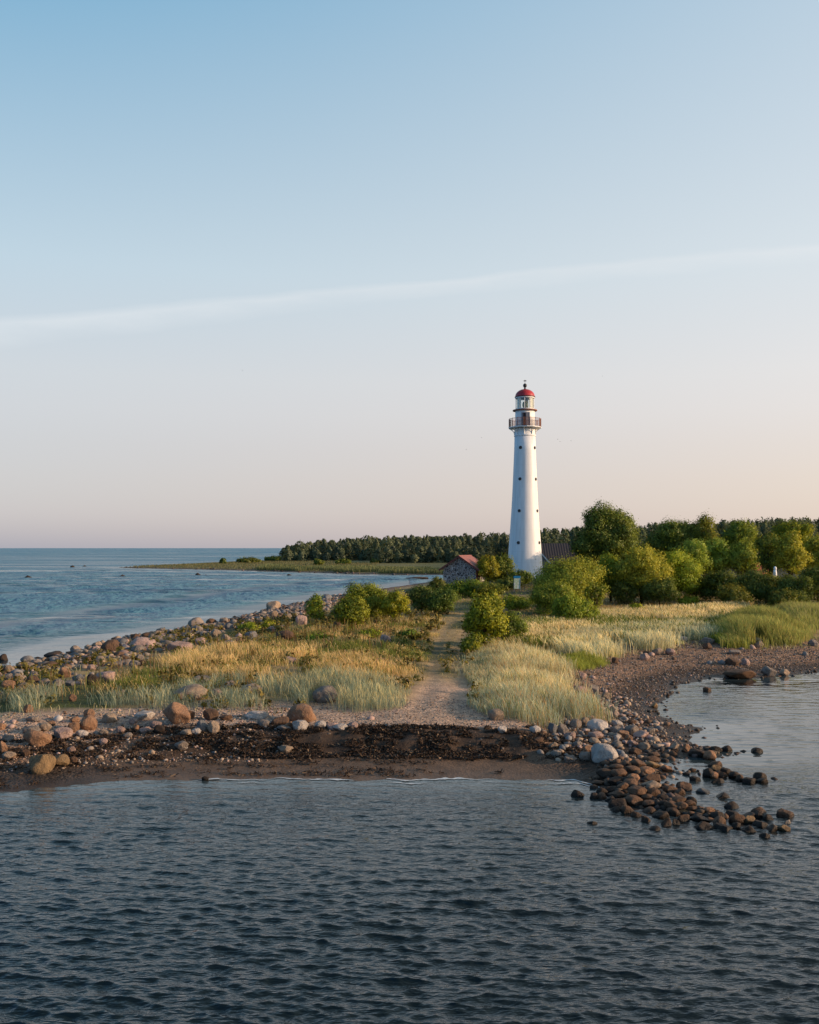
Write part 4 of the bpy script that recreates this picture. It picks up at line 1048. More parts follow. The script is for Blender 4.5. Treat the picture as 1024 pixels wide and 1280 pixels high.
plant('bush', 'green scrub covering the foot of the stone hut gable', 'bush', 585, 100, 62, 725, mat='leaf', tint=(.8, .9, .8), lobes=7)
plant('bush', 'dark scrub below the door side of the stone hut', 'bush', 612, 98, 46, 729, mat='leaf_dark', tint=(1.2, 1.2, 1), lobes=6)
plant('small_tree', 'small tree with a yellow sunlit top beside the stone hut', 'tree', 610, 117, 32, 695, tint=(1.15, .95, .7), lobes=6, tree=True, trunk_frac=.04)
plant('small_tree', 'dark leafy small tree against the left foot of the lighthouse', 'tree', 627, 121, 40, 691, lobes=7, mat='leaf_dark', tint=(1.25, 1.25, 1), tree=True, trunk_frac=.04)
plant('bush', 'pointed dark bush directly behind the information board', 'bush', 651, 116, 34, 713, mat='leaf_dark', lobes=6, tint=(1.1, 1.2, 1))
plant('bush', 'low dark bush left of the information board', 'bush', 633, 112, 34, 722, mat='leaf_dark', lobes=5)
# ---- by the track
plant('tall_bush', 'tall upright bush with a sunlit top beside the track', 'bush', 606, 52, 58, 739, lobes=11, tint=(1.15, 1.1, .85), dens=1.1)
plant('bush', 'dark green bush touching the right side of the tall upright bush', 'bush', 638, 54, 46, 764, lobes=6, mat='leaf_dark', tint=(1.2, 1.25, 1))
plant('bush', 'low leafy sprout at the left foot of the tall upright bush', 'bush', 588, 50.5, 28, 794, lobes=4)
plant('bush', 'rounded bush behind the tall upright bush, under the information board', 'bush', 646, 78, 46, 744, lobes=6, tint=(1, 1, .85))
plant('large_bush', 'large yellow-lit bush right of the lighthouse', 'bush', 710, 82, 92, 699, mat='leaf_light', lobes=10, tint=(.95, .92, .7))
plant('large_bush', 'broad green bush growing in front of the large yellow-lit one', 'bush', 690, 73, 60, 728, lobes=7)
plant('bush', 'low golden-green bush at the front foot of the yellow-lit bush', 'bush', 718, 65.5, 62, 743, lobes=7, tint=(1.2, 1.1, .8))
plant('bush', 'shaded bush between the yellow-lit bush and its right neighbour', 'bush', 745, 76, 34, 726, lobes=5, mat='leaf', tint=(.9, .9, .8))
plant('small_tree', 'rounded small tree just right of the yellow-lit bush', 'tree', 764, 86, 52, 692, lobes=8, mat='leaf', tint=(1.3, 1.2, .9), tree=True, trunk_frac=.04)
plant('small_tree', 'pale green rounded tree in front of the biggest tree', 'tree', 802, 84, 74, 682, mat='leaf_light', lobes=10, tree=True, trunk_frac=.04, tint=(.95, .95, .8))
plant('small_tree', 'wide green tree right of the pale rounded tree', 'tree', 848, 87, 66, 689, mat='leaf', tint=(1.35, 1.35, 1), lobes=9, tree=True, trunk_frac=.04)
plant('bush', 'little sunlit bush alone in the dry grass right of the track', 'bush', 795, 72, 20, 755, lobes=4, tint=(1.3, 1.2, .7))
plant('bush', 'little sunlit bush at the foot of the wide green tree', 'bush', 860, 80, 28, 745, lobes=4, tint=(1.35, 1.2, .7))
plant('bush', 'flat dense green bush low in the meadow grass', 'bush', 401, 54.5, 44, 796, lobes=7, tint=(.9, 1.05, .8))
plant('bush', 'lone low round bush at the left edge of the track', 'bush', 511, 57, 27, 789, lobes=5, mat='leaf_dark', tint=(1.3, 1.4, 1))
plant('bush', 'small yellow-green bush beside the pink rock in the meadow', 'bush', 462, 56.5, 26, 800, lobes=4, tint=(1.3, 1.25, .8))
plant('bush', 'small yellow-green bush among the far left shore rocks', 'bush', 312, 66, 26, 783, lobes=4, tint=(1.5, 1.3, .8))
plant('bush', 'low weedy bush right of the yellow-green one on the left shore', 'bush', 335, 67, 18, 786, lobes=4, tint=(1.3, 1.15, .8))
# ---- trees to the right
G2 = 'broadleaf trees behind the bay'
plant('big_tree', 'biggest tree, dark domed crown rising above all others', 'tree', 757, 158, 92, 627, mat='leaf_dark', lobes=13, tree=True, tint=(1.25, 1.2, 1), trunk_frac=.08, dens=1.25)
plant('tree', 'dark broad tree right of the biggest tree', 'tree', 842, 133, 84, 651, mat='leaf_dark', lobes=10, tree=True, group=G2, tint=(1.25, 1.25, 1))
plant('tree', 'tall dark tree on the skyline above the two light crowns', 'tree', 880, 131, 52, 644, mat='leaf_dark', lobes=9, tree=True, group=G2, tint=(1.3, 1.25, 1))
plant('tree', 'rounded tree on the skyline right of the tall dark one', 'tree', 926, 185, 52, 650, mat='leaf', lobes=9, tree=True, group=G2)
plant('tree', 'light crowned tree with a lumpy top, left of the light pair', 'tree', 866, 100, 48, 675, mat='leaf_light', lobes=10, tree=True, group=G2, tint=(.85, .95, .8))
plant('tree', 'light crowned tree with a rounded top, middle of three', 'tree', 896, 102, 52, 671, mat='leaf_light', lobes=10, tree=True, group=G2, tint=(.8, .9, .75))
plant('tree', 'narrower light tree with sunlit lumps, right of three', 'tree', 929, 101, 42, 674, mat='leaf_light', lobes=10, tree=True, group=G2, tint=(.85, .9, .75))
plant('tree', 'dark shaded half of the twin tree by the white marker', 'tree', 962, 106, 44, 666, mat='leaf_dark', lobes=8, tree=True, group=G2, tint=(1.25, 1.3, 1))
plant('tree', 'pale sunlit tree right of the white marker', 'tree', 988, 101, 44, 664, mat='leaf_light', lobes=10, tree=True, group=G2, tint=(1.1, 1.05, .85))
plant('tree', 'sunlit tree cut by the right edge of the photo', 'tree', 1022, 104, 52, 669, mat='leaf_light', lobes=9, tree=True, group=G2, tint=(.95, .95, .75))
plant('tree', 'tree just outside the right edge, its side lit', 'tree', 1068, 104, 62, 664, mat='leaf', lobes=9, tree=True, group=G2)
plant('tree', 'tall tree standing behind the tree at the right edge', 'tree', 992, 186, 50, 652, mat='leaf', lobes=8, tree=True, group=G2, tint=(1.1, 1.1, .9))
G3 = 'dark shrubs behind the lush reeds'
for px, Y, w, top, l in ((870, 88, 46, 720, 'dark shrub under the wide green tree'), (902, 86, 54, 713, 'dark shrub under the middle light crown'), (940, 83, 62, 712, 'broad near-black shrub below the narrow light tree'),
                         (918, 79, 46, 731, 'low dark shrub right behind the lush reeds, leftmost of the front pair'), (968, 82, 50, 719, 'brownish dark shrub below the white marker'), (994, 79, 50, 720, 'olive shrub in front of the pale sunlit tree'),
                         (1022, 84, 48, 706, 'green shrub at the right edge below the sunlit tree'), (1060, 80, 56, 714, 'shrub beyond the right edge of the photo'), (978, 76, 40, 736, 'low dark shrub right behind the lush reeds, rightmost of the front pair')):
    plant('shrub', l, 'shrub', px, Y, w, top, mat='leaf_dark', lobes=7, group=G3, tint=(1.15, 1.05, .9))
for px, Y, w, top, l in ((824, 82, 46, 722, 'shaded shrub under the pale rounded tree'), (781, 83, 36, 727, 'shaded shrub between the two rounded small trees')):
    plant('shrub', l, 'shrub', px, Y, w, top, mat='leaf_dark', lobes=6, group=G3)
# ---- far spit
plant('bush', 'small round dark bush on the far spit, leftmost', 'bush', 279, 330, 9, 698, mat='leaf_dark', lobes=4)
plant('bush', 'long low dark thicket on the far spit', 'bush', 310, 345, 34, 697, mat='leaf_dark', lobes=8)
plant('bush', 'low dark thicket joining the far wood', 'bush', 342, 400, 22, 696, mat='leaf_dark', lobes=6)
for k, (px, Y, w) in enumerate(((398, 300, 14), (430, 310, 20), (470, 320, 16))):
    plant('bush', ('small shrub in the reed bed below the far wood, left of three', 'low wide shrub in the reed bed below the far wood', 'small shrub in the reed bed below the far wood, right of three')[k], 'bush', px, Y, w, 699 + k % 2, mat='leaf_dark', tint=(1.2, 1.2, 1), lobes=5, group='shrubs of the far reed bed')

# ---- far woods: one mass each
def conifer(rng, x, y, z, h, w, leaf, n):
    """ragged pine: short clumps on whorls, narrowing to the tip"""
    t = rng.random(n) ** .8; zz = .05 + .95 * t
    kind = rng.random()
    pr = [.8, 1, .86, .5, .07] if kind < .6 else [.5, .75, 1, .9, .3] if kind < .85 else [.7, 1, 1, .8, .2]
    prof = np.interp(t, [0, .2, .5, .8, 1], pr) * (.75 + .4 * np.abs(np.sin(t * 9 + rng.random() * 6)))
    a = rng.uniform(0, 2 * PI, n); rr = np.sqrt(rng.uniform(.25, 1, n)) * prof * w / 2
    P = np.column_stack([x + rr * np.cos(a), y + rr * np.sin(a), z + zz * h + rng.normal(0, .02 * h, n)])
    nrm = np.column_stack([np.cos(a), np.sin(a), .5 + 0 * a]) + rng.normal(0, .5, (n, 3)); nrm /= np.linalg.norm(nrm, axis=1, keepdims=True)
    u = np.cross(nrm, rng.normal(0, 1, (n, 3))); u /= np.linalg.norm(u, axis=1, keepdims=True); v = np.cross(nrm, u)
    s = leaf * rng.uniform(.6, 1.3, (n, 1)); V = np.stack([P - u * s, P - v * s * .6, P + u * s, P + v * s * .6], 1).reshape(-1, 3)
    tone = np.clip(rng.random() * .7 + rng.random(n) * .25, 0, 1)
    cn = np.column_stack([np.cos(a), np.sin(a), .35 + 0 * a]) * .8 + nrm * .45; cn /= np.linalg.norm(cn, axis=1, keepdims=True)
    return V, np.repeat(tone, 4), np.repeat(cn, 4, 0)

def wood(name, label, spots, seed, tint=(1, 1, 1)):
    rng = np.random.default_rng(seed); Vs = []; ts = []; cs_ = []
    for x, y, h, w in spots:
        z = gz(x, y); V, t, cn = conifer(rng, x, y, z, h, w, max(.26, y / 944 * .8), 520); cs_.append(cn); Vs.append(V); ts.append(t)
    me = leaf_mesh(name, np.concatenate(Vs), np.concatenate(ts), np.concatenate(cs_)); o = link(name, me, M['needles']); o.color = (*tint, 1)
    tag(o, label, 'wood', kind='stuff')
rng = np.random.default_rng(31)
def skyline(pts, px):
    return np.interp(px, [p[0] for p in pts], [p[1] for p in pts])
S1 = [(352, 688), (362, 682), (380, 678), (440, 673), (520, 671), (560, 670), (600, 669), (640, 668), (660, 666)]
spots = []
for k in range(330):
    px = rng.uniform(354, 662); Y = rng.uniform(395, 500) if px < 470 else rng.uniform(330, 480)
    if px < 372: Y = rng.uniform(400, 430)
    top = skyline(S1, px) + abs(rng.normal(0, 4.0)) - 2.8 * (rng.random() < .22)
    x = wx(px, Y); z = gz(x, Y); h = max(3.0, wz(top, Y) - z); spots.append((x, Y, h, h * rng.uniform(.4, .85)))
for k in range(60):        # lower growth at the foot of the wood
    px = rng.uniform(356, 600); Y = rng.uniform(375, 392) if px < 470 else rng.uniform(318, 330)
    x = wx(px, Y); spots.append((x, Y, rng.uniform(2.5, 6), rng.uniform(3, 5.5)))
wood('far_wood', 'dark far wood across the lagoon left of the lighthouse', spots, 41, (1.15, 1.15, 1.2))
S2 = [(672, 664), (690, 662), (715, 660), (735, 657), (800, 660), (815, 655), (850, 656), (900, 652), (935, 652), (970, 649), (1030, 648), (1100, 647)]
spots = []
for k in range(330):
    px = rng.uniform(668, 1120); Y = rng.uniform(225, 330)
    top = skyline(S2, px) + abs(rng.normal(0, 4)) - 2.5 * (rng.random() < .25)
    x = wx(px, Y); z = gz(x, Y); h = max(3.0, wz(top, Y) - z); spots.append((x, Y, h, h * rng.uniform(.34, .7)))
wood('pine_wood', 'dark pine wood along the skyline behind the broadleaf trees', spots, 43, (1.1, 1.15, 1.15))

# ---- weeds between the stones
def build_weeds():
    rng = np.random.default_rng(55); Vs = []; ts = []; cs_ = []
    x = rng.uniform(-22, 3, 3400); y = rng.uniform(34, 80, 3400); d = coast_dist(x, y)
    m = (d > 3.2) & (np.abs(x) < y * .5) & (path_mask(x, y) < .1) & (fbm(x * .4, y * .4, 401) > .42); x, y = x[m][:650], y[m][:650]
    z = height(x, y)
    for a, b, c in zip(x, y, z):
        r = rng.uniform(.12, .34); h = rng.uniform(.2, .55)
        V, t, cn = leaf_cloud(rng, [(a, b, c + h * .45, r, r, h * .5)], 44, .05 + .0006 * b, 11, r * .4)
        cs_.append(cn); Vs.append(V); ts.append(np.clip(t * .6 + rng.uniform(0, .45), 0, 1))
    me = leaf_mesh('weeds', np.concatenate(Vs), np.concatenate(ts), np.concatenate(cs_)); o = link('weeds', me, M['weed'])
    tag(o, 'leafy weeds growing between the stones and dry grass', 'weeds', kind='stuff')
build_weeds()

# ------------------------------------------------------------------ lighthouse
def build_lighthouse():
    Y = 136.0; x = wx(656.3, Y); z0 = gz(x, Y)
    root = empty('lighthouse', (x, Y, 0)); tag(root, 'tall tapering white lighthouse with red dome and round portholes', 'lighthouse')
    prof = [(2.80, z0 - .4), (2.72, 1.9), (2.62, 2.7), (2.46, 4.6), (2.28, 7.2), (2.10, 9.6), (1.95, 11.9), (1.83, 14.0), (1.73, 16.2), (1.63, 18.6), (1.55, 20.6), (1.50, 22.6)]
    bm = bmesh.new(); lathe(bm, prof, 72); bm_obj('tower', bm, M['tower'], root, True)
    def rad(z): return float(np.interp(z, [p[1] for p in prof], [p[0] for p in prof]))
    bm = bmesh.new(); lathe(bm, [(1.54, 22.55), (1.57, 22.6), (1.57, 22.72), (1.46, 22.76), (1.44, 23.5), (1.5, 23.62)], 64); bm_obj('collar', bm, M['tower'], root, True)
    # gallery
    bm = bmesh.new(); lathe(bm, [(1.4, 23.73), (2.3, 23.73), (2.37, 23.76), (2.37, 23.86), (1.4, 23.88)], 16); bm_obj('gallery_deck', bm, M['white_paint'], root)
    for k in range(8):
        a = 2 * PI * (k + .5) / 8 + .2; bm = bmesh.new(); c, s = math.cos(a), math.sin(a)
        tube(bm, [(c * 1.5, s * 1.5, 22.8), (c * 1.56, s * 1.56, 23.15), (c * 1.8, s * 1.8, 23.45), (c * 2.3, s * 2.3, 23.74)], [.05, .06, .06, .05], 6)
        tube(bm, [(c * 1.48, s * 1.48, 22.75), (c * 1.48, s * 1.48, 23.74)], .05, 6)
        bm_obj('bracket', bm, M['white_paint'], root)
    # railing: bars and two rails, rusty brown
    rl = bmesh.new(); n = 16
    cor = [(2.3 * math.cos(2 * PI * (k + .5) / n), 2.3 * math.sin(2 * PI * (k + .5) / n)) for k in range(n)]
    for zz, r in ((25.05, .026), (24.0, .016), (24.55, .01)):
        for k in range(n): tube(rl, [(*cor[k], zz), (*cor[(k + 1) % n], zz)], r, 5)
    for k in range(n):
        tube(rl, [(*cor[k], 23.85), (*cor[k], 25.12)], .035, 5)
        for j in range(1, 7):
            t = j / 7; px_, py_ = cor[k][0] * (1 - t) + cor[(k + 1) % n][0] * t, cor[k][1] * (1 - t) + cor[(k + 1) % n][1] * t
            tube(rl, [(px_, py_, 23.98), (px_, py_, 25.05)], .013, 4)
    bm_obj('railing', rl, M['rust_paint'], root)
    # service drum with its door
    bm = bmesh.new(); lathe(bm, [(1.4, 23.86), (1.4, 26.18), (1.36, 26.22)], 48); bm_obj('watch_room', bm, M['tower'], root, True)
    def on_drum(r, a, zc, w, h, t, mat, name, par):
        bm = bmesh.new(); Mx = Matrix.Rotation(a + PI / 2, 4, 'Z'); box(bm, (0, -r, zc), (w, t, h), Mx); return bm_obj(name, bm, mat, par)
    aw = R(-93)
    fr = on_drum(1.40, aw, 24.88, 1.18, 1.98, .10, M['grey_door'], 'door_frame', root)
    on_drum(1.43, aw - .19, 24.88, .5, 1.8, .12, M['dark_door'], 'door', root)  # open left half: a dark panel whose colour stands in for the shade inside
    on_drum(1.44, aw + .21, 24.88, .5, 1.8, .12, M['grey_door'], 'door', root)
    # lantern gallery
    bm = bmesh.new(); lathe(bm, [(1.2, 26.2), (1.74, 26.22), (1.76, 26.27), (1.76, 26.36), (1.2, 26.38)], 40); bm_obj('lantern_deck', bm, M['rust_paint'], root)
    bm = bmesh.new(); n = 10
    for k in range(n):
        a = 2 * PI * k / n + .16; tube(bm, [(1.34 * math.cos(a), 1.34 * math.sin(a), 26.36), (1.34 * math.cos(a), 1.34 * math.sin(a), 28.2)], .045, 6)
    lathe(bm, [(1.30, 26.36), (1.38, 26.36), (1.38, 26.52), (1.30, 26.52)], 40, False); lathe(bm, [(1.30, 28.02), (1.40, 28.02), (1.40, 28.2), (1.30, 28.2)], 40, False)
    bm_obj('lantern_frame', bm, M['white_paint'], root)
    bm = bmesh.new(); lathe(bm, [(1.29, 26.5), (1.29, 28.04)], 40, False); bm_obj('lantern_glass', bm, M['glass'], root, True)
    for a0, a1 in ((R(-162), R(-124)), (R(-66), R(-18)), (R(60), R(84))):
        bm = bmesh.new(); A = []; B = []
        for j in range(9):
            a = a0 + (a1 - a0) * j / 8; r = 1.22 + .02 * (j % 2); A.append(bm.verts.new((r * math.cos(a), r * math.sin(a), 26.5))); B.append(bm.verts.new((r * math.cos(a), r * math.sin(a), 28.02)))
        for j in range(8): bm.faces.new((A[j], A[j + 1], B[j + 1], B[j]))
        bm_obj('blind', bm, M['curtain'], root)
    bm = bmesh.new(); lathe(bm, [(.18, 26.36), (.18, 26.7), (.3, 26.75), (.37, 26.95), (.39, 27.15), (.36, 27.35), (.26, 27.55), (.1, 27.62)], 24); bm_obj('lens', bm, M['lens'], root, True)
    bm = bmesh.new(); tube(bm, [(-.2, 0, 28.15), (-.2, 0, 27.9)], .16, 10); bm_obj('lamp_changer', bm, M['black_iron'], root)
    # dome
    bm = bmesh.new(); lathe(bm, [(1.30, 28.16), (1.47, 28.18), (1.47, 28.28), (1.40, 28.3)], 48); bm_obj('eave_ring', bm, M['dark_door'], root)
    pd = [(1.42, 28.29)] + [(1.40 * math.cos(t), 28.32 + 1.06 * math.sin(t)) for t in np.linspace(0, 1.42, 11)]
    bm = bmesh.new(); lathe(bm, pd, 48); bm_obj('dome', bm, M['red_paint'], root, True)
    bm = bmesh.new(); lathe(bm, [(.20, 29.32), (.13, 29.5), (.10, 29.6), (.2, 29.68), (.27, 29.82), (.28, 29.95), (.22, 30.1), (.1, 30.18), (.05, 30.22)], 24); bm_obj('vent_ball', bm, M['black_iron'], root, True)
    bm = bmesh.new(); tube(bm, [(0, 0, 30.2), (0, 0, 30.75)], .025, 6); box(bm, (.02, 0, 30.58), (.36, .03, .14)); tube(bm, [(-.26, 0, 30.56), (.2, 0, 30.56)], .02, 5); bm_obj('weather_vane', bm, M['black_iron'], root)
    # portholes
    for z in (20.85, 16.35, 11.8, 7.25):
        for a in (R(-121), R(-34), R(59), R(149)):
            r = rad(z); Mx = Matrix.Rotation(a, 4, 'Z') @ Matrix.Translation((r - .03, 0, z)) @ Matrix.Rotation(PI / 2 - .06, 4, 'Y')
            bm = bmesh.new(); lathe(bm, [(.155, 0), (.225, 0), (.225, .09), (.155, .09), (.155, 0)], 20, False); bm.transform(Mx); f = bm_obj('porthole', bm, M['dark_door'], root)
            bm = bmesh.new(); lathe(bm, [(.16, .02), (.16, .06)], 20); bm.transform(Mx); bm_obj('pane', bm, M['porthole'], f)
build_lighthouse()

# ------------------------------------------------------------------ stone hut
def roof_slab(bm, L0, L1, xr, zr, xe, ze, th):
    """one slope from ridge (xr,zr) to eave (xe,ze), along y from L0 to L1"""
    dx, dz = xe - xr, ze - zr; n = math.hypot(dx, dz); nx, nz = -dz / n, dx / n
    if nz < 0: nx, nz = -nx, -nz
    prism(bm, [(xr, zr), (xe, ze), (xe + nx * th, ze + nz * th), (xr, zr + th / max(nz, .2))], L0, L1)
def build_hut():
    Y = 117.0; x = wx(574.5, Y); z = gz(x, Y); rz = R(-19)
    root = empty('stone_hut', (x, Y, 0), rz); tag(root, 'small fieldstone hut with red sheet roof near the lagoon', 'hut')
    hw, L, ze, zr = 2.1, 5.2, 4.05, 5.45; zb = z - .3
    bm = bmesh.new(); prism(bm, [(-hw, zb), (hw, zb), (hw, ze), (0, zr - .04), (-hw, ze)], 0, L); bm_obj('wall', bm, M['stonewall'], root)
    for s in (-1, 1):
        bm = bmesh.new(); k = .42; roof_slab(bm, -.3, L + .3, 0, zr, s * (hw + k), ze - (zr - ze) / hw * k, .09); bm_obj('roof', bm, M['red_roof'], root)
        bm = bmesh.new(); k = .44; roof_slab(bm, -.36, -.302, 0, zr - .12, s * (hw + k), ze - (zr - ze) / hw * k - .12, .2); bm_obj('bargeboard', bm, M['brown_trim'], root)
    bm = bmesh.new(); prism(bm, [(-.1, zr + .06), (.1, zr + .06), (0, zr + .16)], -.32, L + .32); bm_obj('ridge_cap', bm, M['red_roof'], root)
    # door side: brick surround, door with two small lights
    for y0 in (.12, 1.35):
        bm = bmesh.new(); box(bm, (hw + .02, y0 + .15, (zb + ze) / 2), (.10, .34, ze - zb - .05)); bm_obj('brick_quoin', bm, M['brick'], root)
    bm = bmesh.new(); box(bm, (hw + .03, .87, z + 1.05), (.08, .62, 2.1)); d = bm_obj('door', bm, M['brown_trim'], root)
    for zz in (1.45, .75):
        bm = bmesh.new(); box(bm, (hw + .075, .87, z + zz), (.02, .3, .26)); bm_obj('pane', bm, M['white_paint'], d)
    bm = bmesh.new(); box(bm, (hw + .02, 3.3, z + 1.5), (.08, .9, .9)); w = bm_obj('window', bm, M['porthole'], root)
    bm = bmesh.new()
    for c, s in (((hw + .05, 2.82, z + 1.5), (.1, .08, 1.06)), ((hw + .05, 3.78, z + 1.5), (.1, .08, 1.06)), ((hw + .05, 3.3, z + 1.99), (.1, .88, .08)), ((hw + .05, 3.3, z + 1.01), (.1, .88, .08)), ((hw + .055, 3.3, z + 1.5), (.1, .05, .88))): box(bm, c, s)
    bm_obj('frame', bm, M['white_paint'], w)
build_hut()

# ------------------------------------------------------------------ keeper's house behind the tower
def build_house():
    Y = 166.0; x = wx(690, Y); z = gz(x, Y); root = empty('keepers_house', (x, Y, 0)); tag(root, 'house with a dark grey roof half hidden behind the lighthouse', 'house')
    ridge = wz(679, Y); eave = wz(709, Y)
    bm = bmesh.new(); box(bm, (0, 4.5, (z - .4 + eave) / 2), (10.6, 8.4, eave - z + .4)); bm_obj('wall', bm, M['plaster'], root)
    zr, ze = ridge, eave - .25
    bm = bmesh.new()
    # half-hipped main roof, ridge along x
    v = [(-5.9, -.2, ze), (5.9, -.2, ze), (5.9, 9.2, ze), (-5.9, 9.2, ze), (-3.6, 4.5, zr), (3.6, 4.5, zr), (-5.9, -.2, ze + .16), (5.9, -.2, ze + .16), (5.9, 9.2, ze + .16), (-5.9, 9.2, ze + .16)]
    vs = [bm.verts.new(p) for p in v]
    for f in ((0, 1, 7, 6), (1, 2, 8, 7), (2, 3, 9, 8), (3, 0, 6, 9), (6, 7, 5, 4), (7, 8, 5), (8, 9, 4, 5), (9, 6, 4), (3, 2, 1, 0)): bm.faces.new([vs[i] for i in f])
    bm_obj('roof', bm, M['black_roof'], root)
    # gabled wing towards the viewer, its right verge a white board
    zw, zwe = wz(689, Y - 4), wz(714, Y - 4); xc, hw = -2.9, 3.0
    bm = bmesh.new(); prism(bm, [(xc - hw, z - .4), (xc + hw, z - .4), (xc + hw, zwe), (xc, zw - .1), (xc - hw, zwe)], -4.2, 2); bm_obj('wing_wall', bm, M['grey_board'], root)
    for s in (-1, 1):
        bm = bmesh.new(); roof_slab(bm, -4.6, 3.5, xc, zw, xc + s * (hw + .4), zwe - .35, .14); bm_obj('wing_roof', bm, M['black_roof'], root)
        bm = bmesh.new(); roof_slab(bm, -4.66, -4.604, xc, zw - .12, xc + s * (hw + .42), zwe - .48, .2); bm_obj('bargeboard', bm, M['white_paint'], root)
    bm = bmesh.new(); box(bm, (xc, -4.24, zwe - .6), (1.5, .1, 1.3)); w = bm_obj('window', bm, M['porthole'], root)
    bm = bmesh.new()
    for c, s in (((xc - .8, -4.27, zwe - .6), (.1, .1, 1.5)), ((xc + .8, -4.27, zwe - .6), (.1, .1, 1.5)), ((xc, -4.27, zwe + .1), (1.5, .1, .1)), ((xc, -4.27, zwe - 1.3), (1.5, .1, .1)), ((xc, -4.28, zwe - .6), (.07, .08, 1.3))): box(bm, c, s)
    bm_obj('frame', bm, M['white_paint'], w)
build_house()

def build_shed(name, label, px, Y, w, dep, ridge_py, eave_py, wall, roof):
    x = wx(px, Y); z = gz(x, Y); root = empty(name, (x, Y, 0)); tag(root, label, 'shed')
    zr, ze = wz(ridge_py, Y), wz(eave_py, Y); hd = dep / 2
    Mx = Matrix.Rotation(PI / 2, 4, 'Z')
    bm = bmesh.new(); prism(bm, [(-hd, z - .3), (hd, z - .3), (hd, ze), (0, zr - .05), (-hd, ze)], -w / 2, w / 2, Mx); bm_obj('wall', bm, M[wall], root)
    for s in (-1, 1):
        bm = bmesh.new(); roof_slab(bm, -w / 2 - .3, w / 2 + .3, 0, zr, s * (hd + .4), ze - (zr - ze) / hd * .4, .1); bm.transform(Mx); bm_obj('roof', bm, M[roof], root)
    bm = bmesh.new(); box(bm, (w * .2, -hd - .03, z + 1.0), (.9, .1, 2.0)); bm_obj('door', bm, M['dark_door'], root)
build_shed('shed', 'grey shed glimpsed between trunks under the light crowns', 877, 150, 4.2, 3.4, 702, 714, 'grey_board', 'black_roof')
build_shed('shed', 'shed with orange roof glimpsed behind the dark shrubs', 947, 149, 3.0, 3.0, 704, 716, 'brick', 'orange_roof')

# white marker half hidden by shrubs
def build_marker():
    Y = 93.0; x = wx(969, Y); z = gz(x, Y); top = wz(708, Y); root = empty('marker_post', (x, Y, 0)); tag(root, 'slim white painted marker rising from the dark shrubs', 'marker')
    bm = bmesh.new(); lathe(bm, [(.2, z - .3), (.19, z + .6), (.17, top - .7), (.13, top - .3)], 14); bm_obj('shaft', bm, M['white_paint'], root, True)
    bm = bmesh.new(); lathe(bm, [(.13, top - .32), (.16, top - .25), (.13, top - .1), (.05, top)], 14); bm_obj('cap', bm, M['white_paint'], root, True)
build_marker()

# information board
def build_board():
    Y = 108.0; x = wx(646.5, Y); z = gz(x, Y); root = empty('information_board', (x, Y, 0)); tag(root, 'upright information board with blue header below the lighthouse', 'sign')
    t, b = wz(721.5, Y), wz(736, Y); w = .68
    for s in (-1, 1):
        bm = bmesh.new(); box(bm, (s * w / 2, .05, (z - .3 + t) / 2), (.09, .09, t - z + .3)); bm_obj('leg', bm, M['grey_board'], root)
    bm = bmesh.new(); box(bm, (0, 0, (b + t) / 2), (w + .02, .05, t - b)); p = bm_obj('panel', bm, M['sign_map'], root)
    bm = bmesh.new(); box(bm, (0, -.005, t + .02), (w + .1, .07, .26)); bm_obj('header', bm, M['sign_blue'], p)
    bm = bmesh.new(); box(bm, (w / 2 - .02, -.032, (b + t) / 2 - .1), (.04, .02, t - b - .2)); bm_obj('edge_strip', bm, M['sign_blue'], p)
build_board()

# ------------------------------------------------------------------ birds
def bird_mesh():
    bm = bmesh.new()
    prof = [(-.16, .004), (-.1, .02), (0, .035), (.09, .028), (.14, .012), (.17, .003)]
    rings = [[bm.verts.new((px, r * math.cos(2 * PI * k / 8), r * math.sin(2 * PI * k / 8))) for k in range(8)] for px, r in prof]
    for a, b in zip(rings, rings[1:]):
        for k in range(8): bm.faces.new((a[k], a[(k + 1) % 8], b[(k + 1) % 8], b[k]))
    for s in (-1, 1):
        pts = [((.07, s * .02, .015), (-.05, s * .02, .015)), ((.06, s * .16, .08), (-.05, s * .15, .075)), ((-.01, s * .3, .06), (-.06, s * .28, .055)), ((-.09, s * .42, .03), (-.10, s * .41, .03))]
        up = [[bm.verts.new(Vector(p) + Vector((0, 0, dz))) for p in pr] for pr in pts for dz in (0,)]
        dn = [[bm.verts.new(Vector(p) - Vector((0, 0, .012))) for p in pr] for pr in pts]
        for i in range(3):
            bm.faces.new((up[i][0], up[i][1], up[i + 1][1], up[i + 1][0])); bm.faces.new((dn[i][0], dn[i + 1][0], dn[i + 1][1], dn[i][1]))
            bm.faces.new((up[i][0], up[i + 1][0], dn[i + 1][0], dn[i][0])); bm.faces.new((up[i][1], dn[i][1], dn[i + 1][1], up[i + 1][1]))
    bmesh.ops.recalc_face_normals(bm, faces=bm.faces)
    me = bpy.data.meshes.new('flying_bird'); bm.to_mesh(me); bm.free(); me.materials.append(M['feather']); return me
bmesh_bird = bird_mesh()
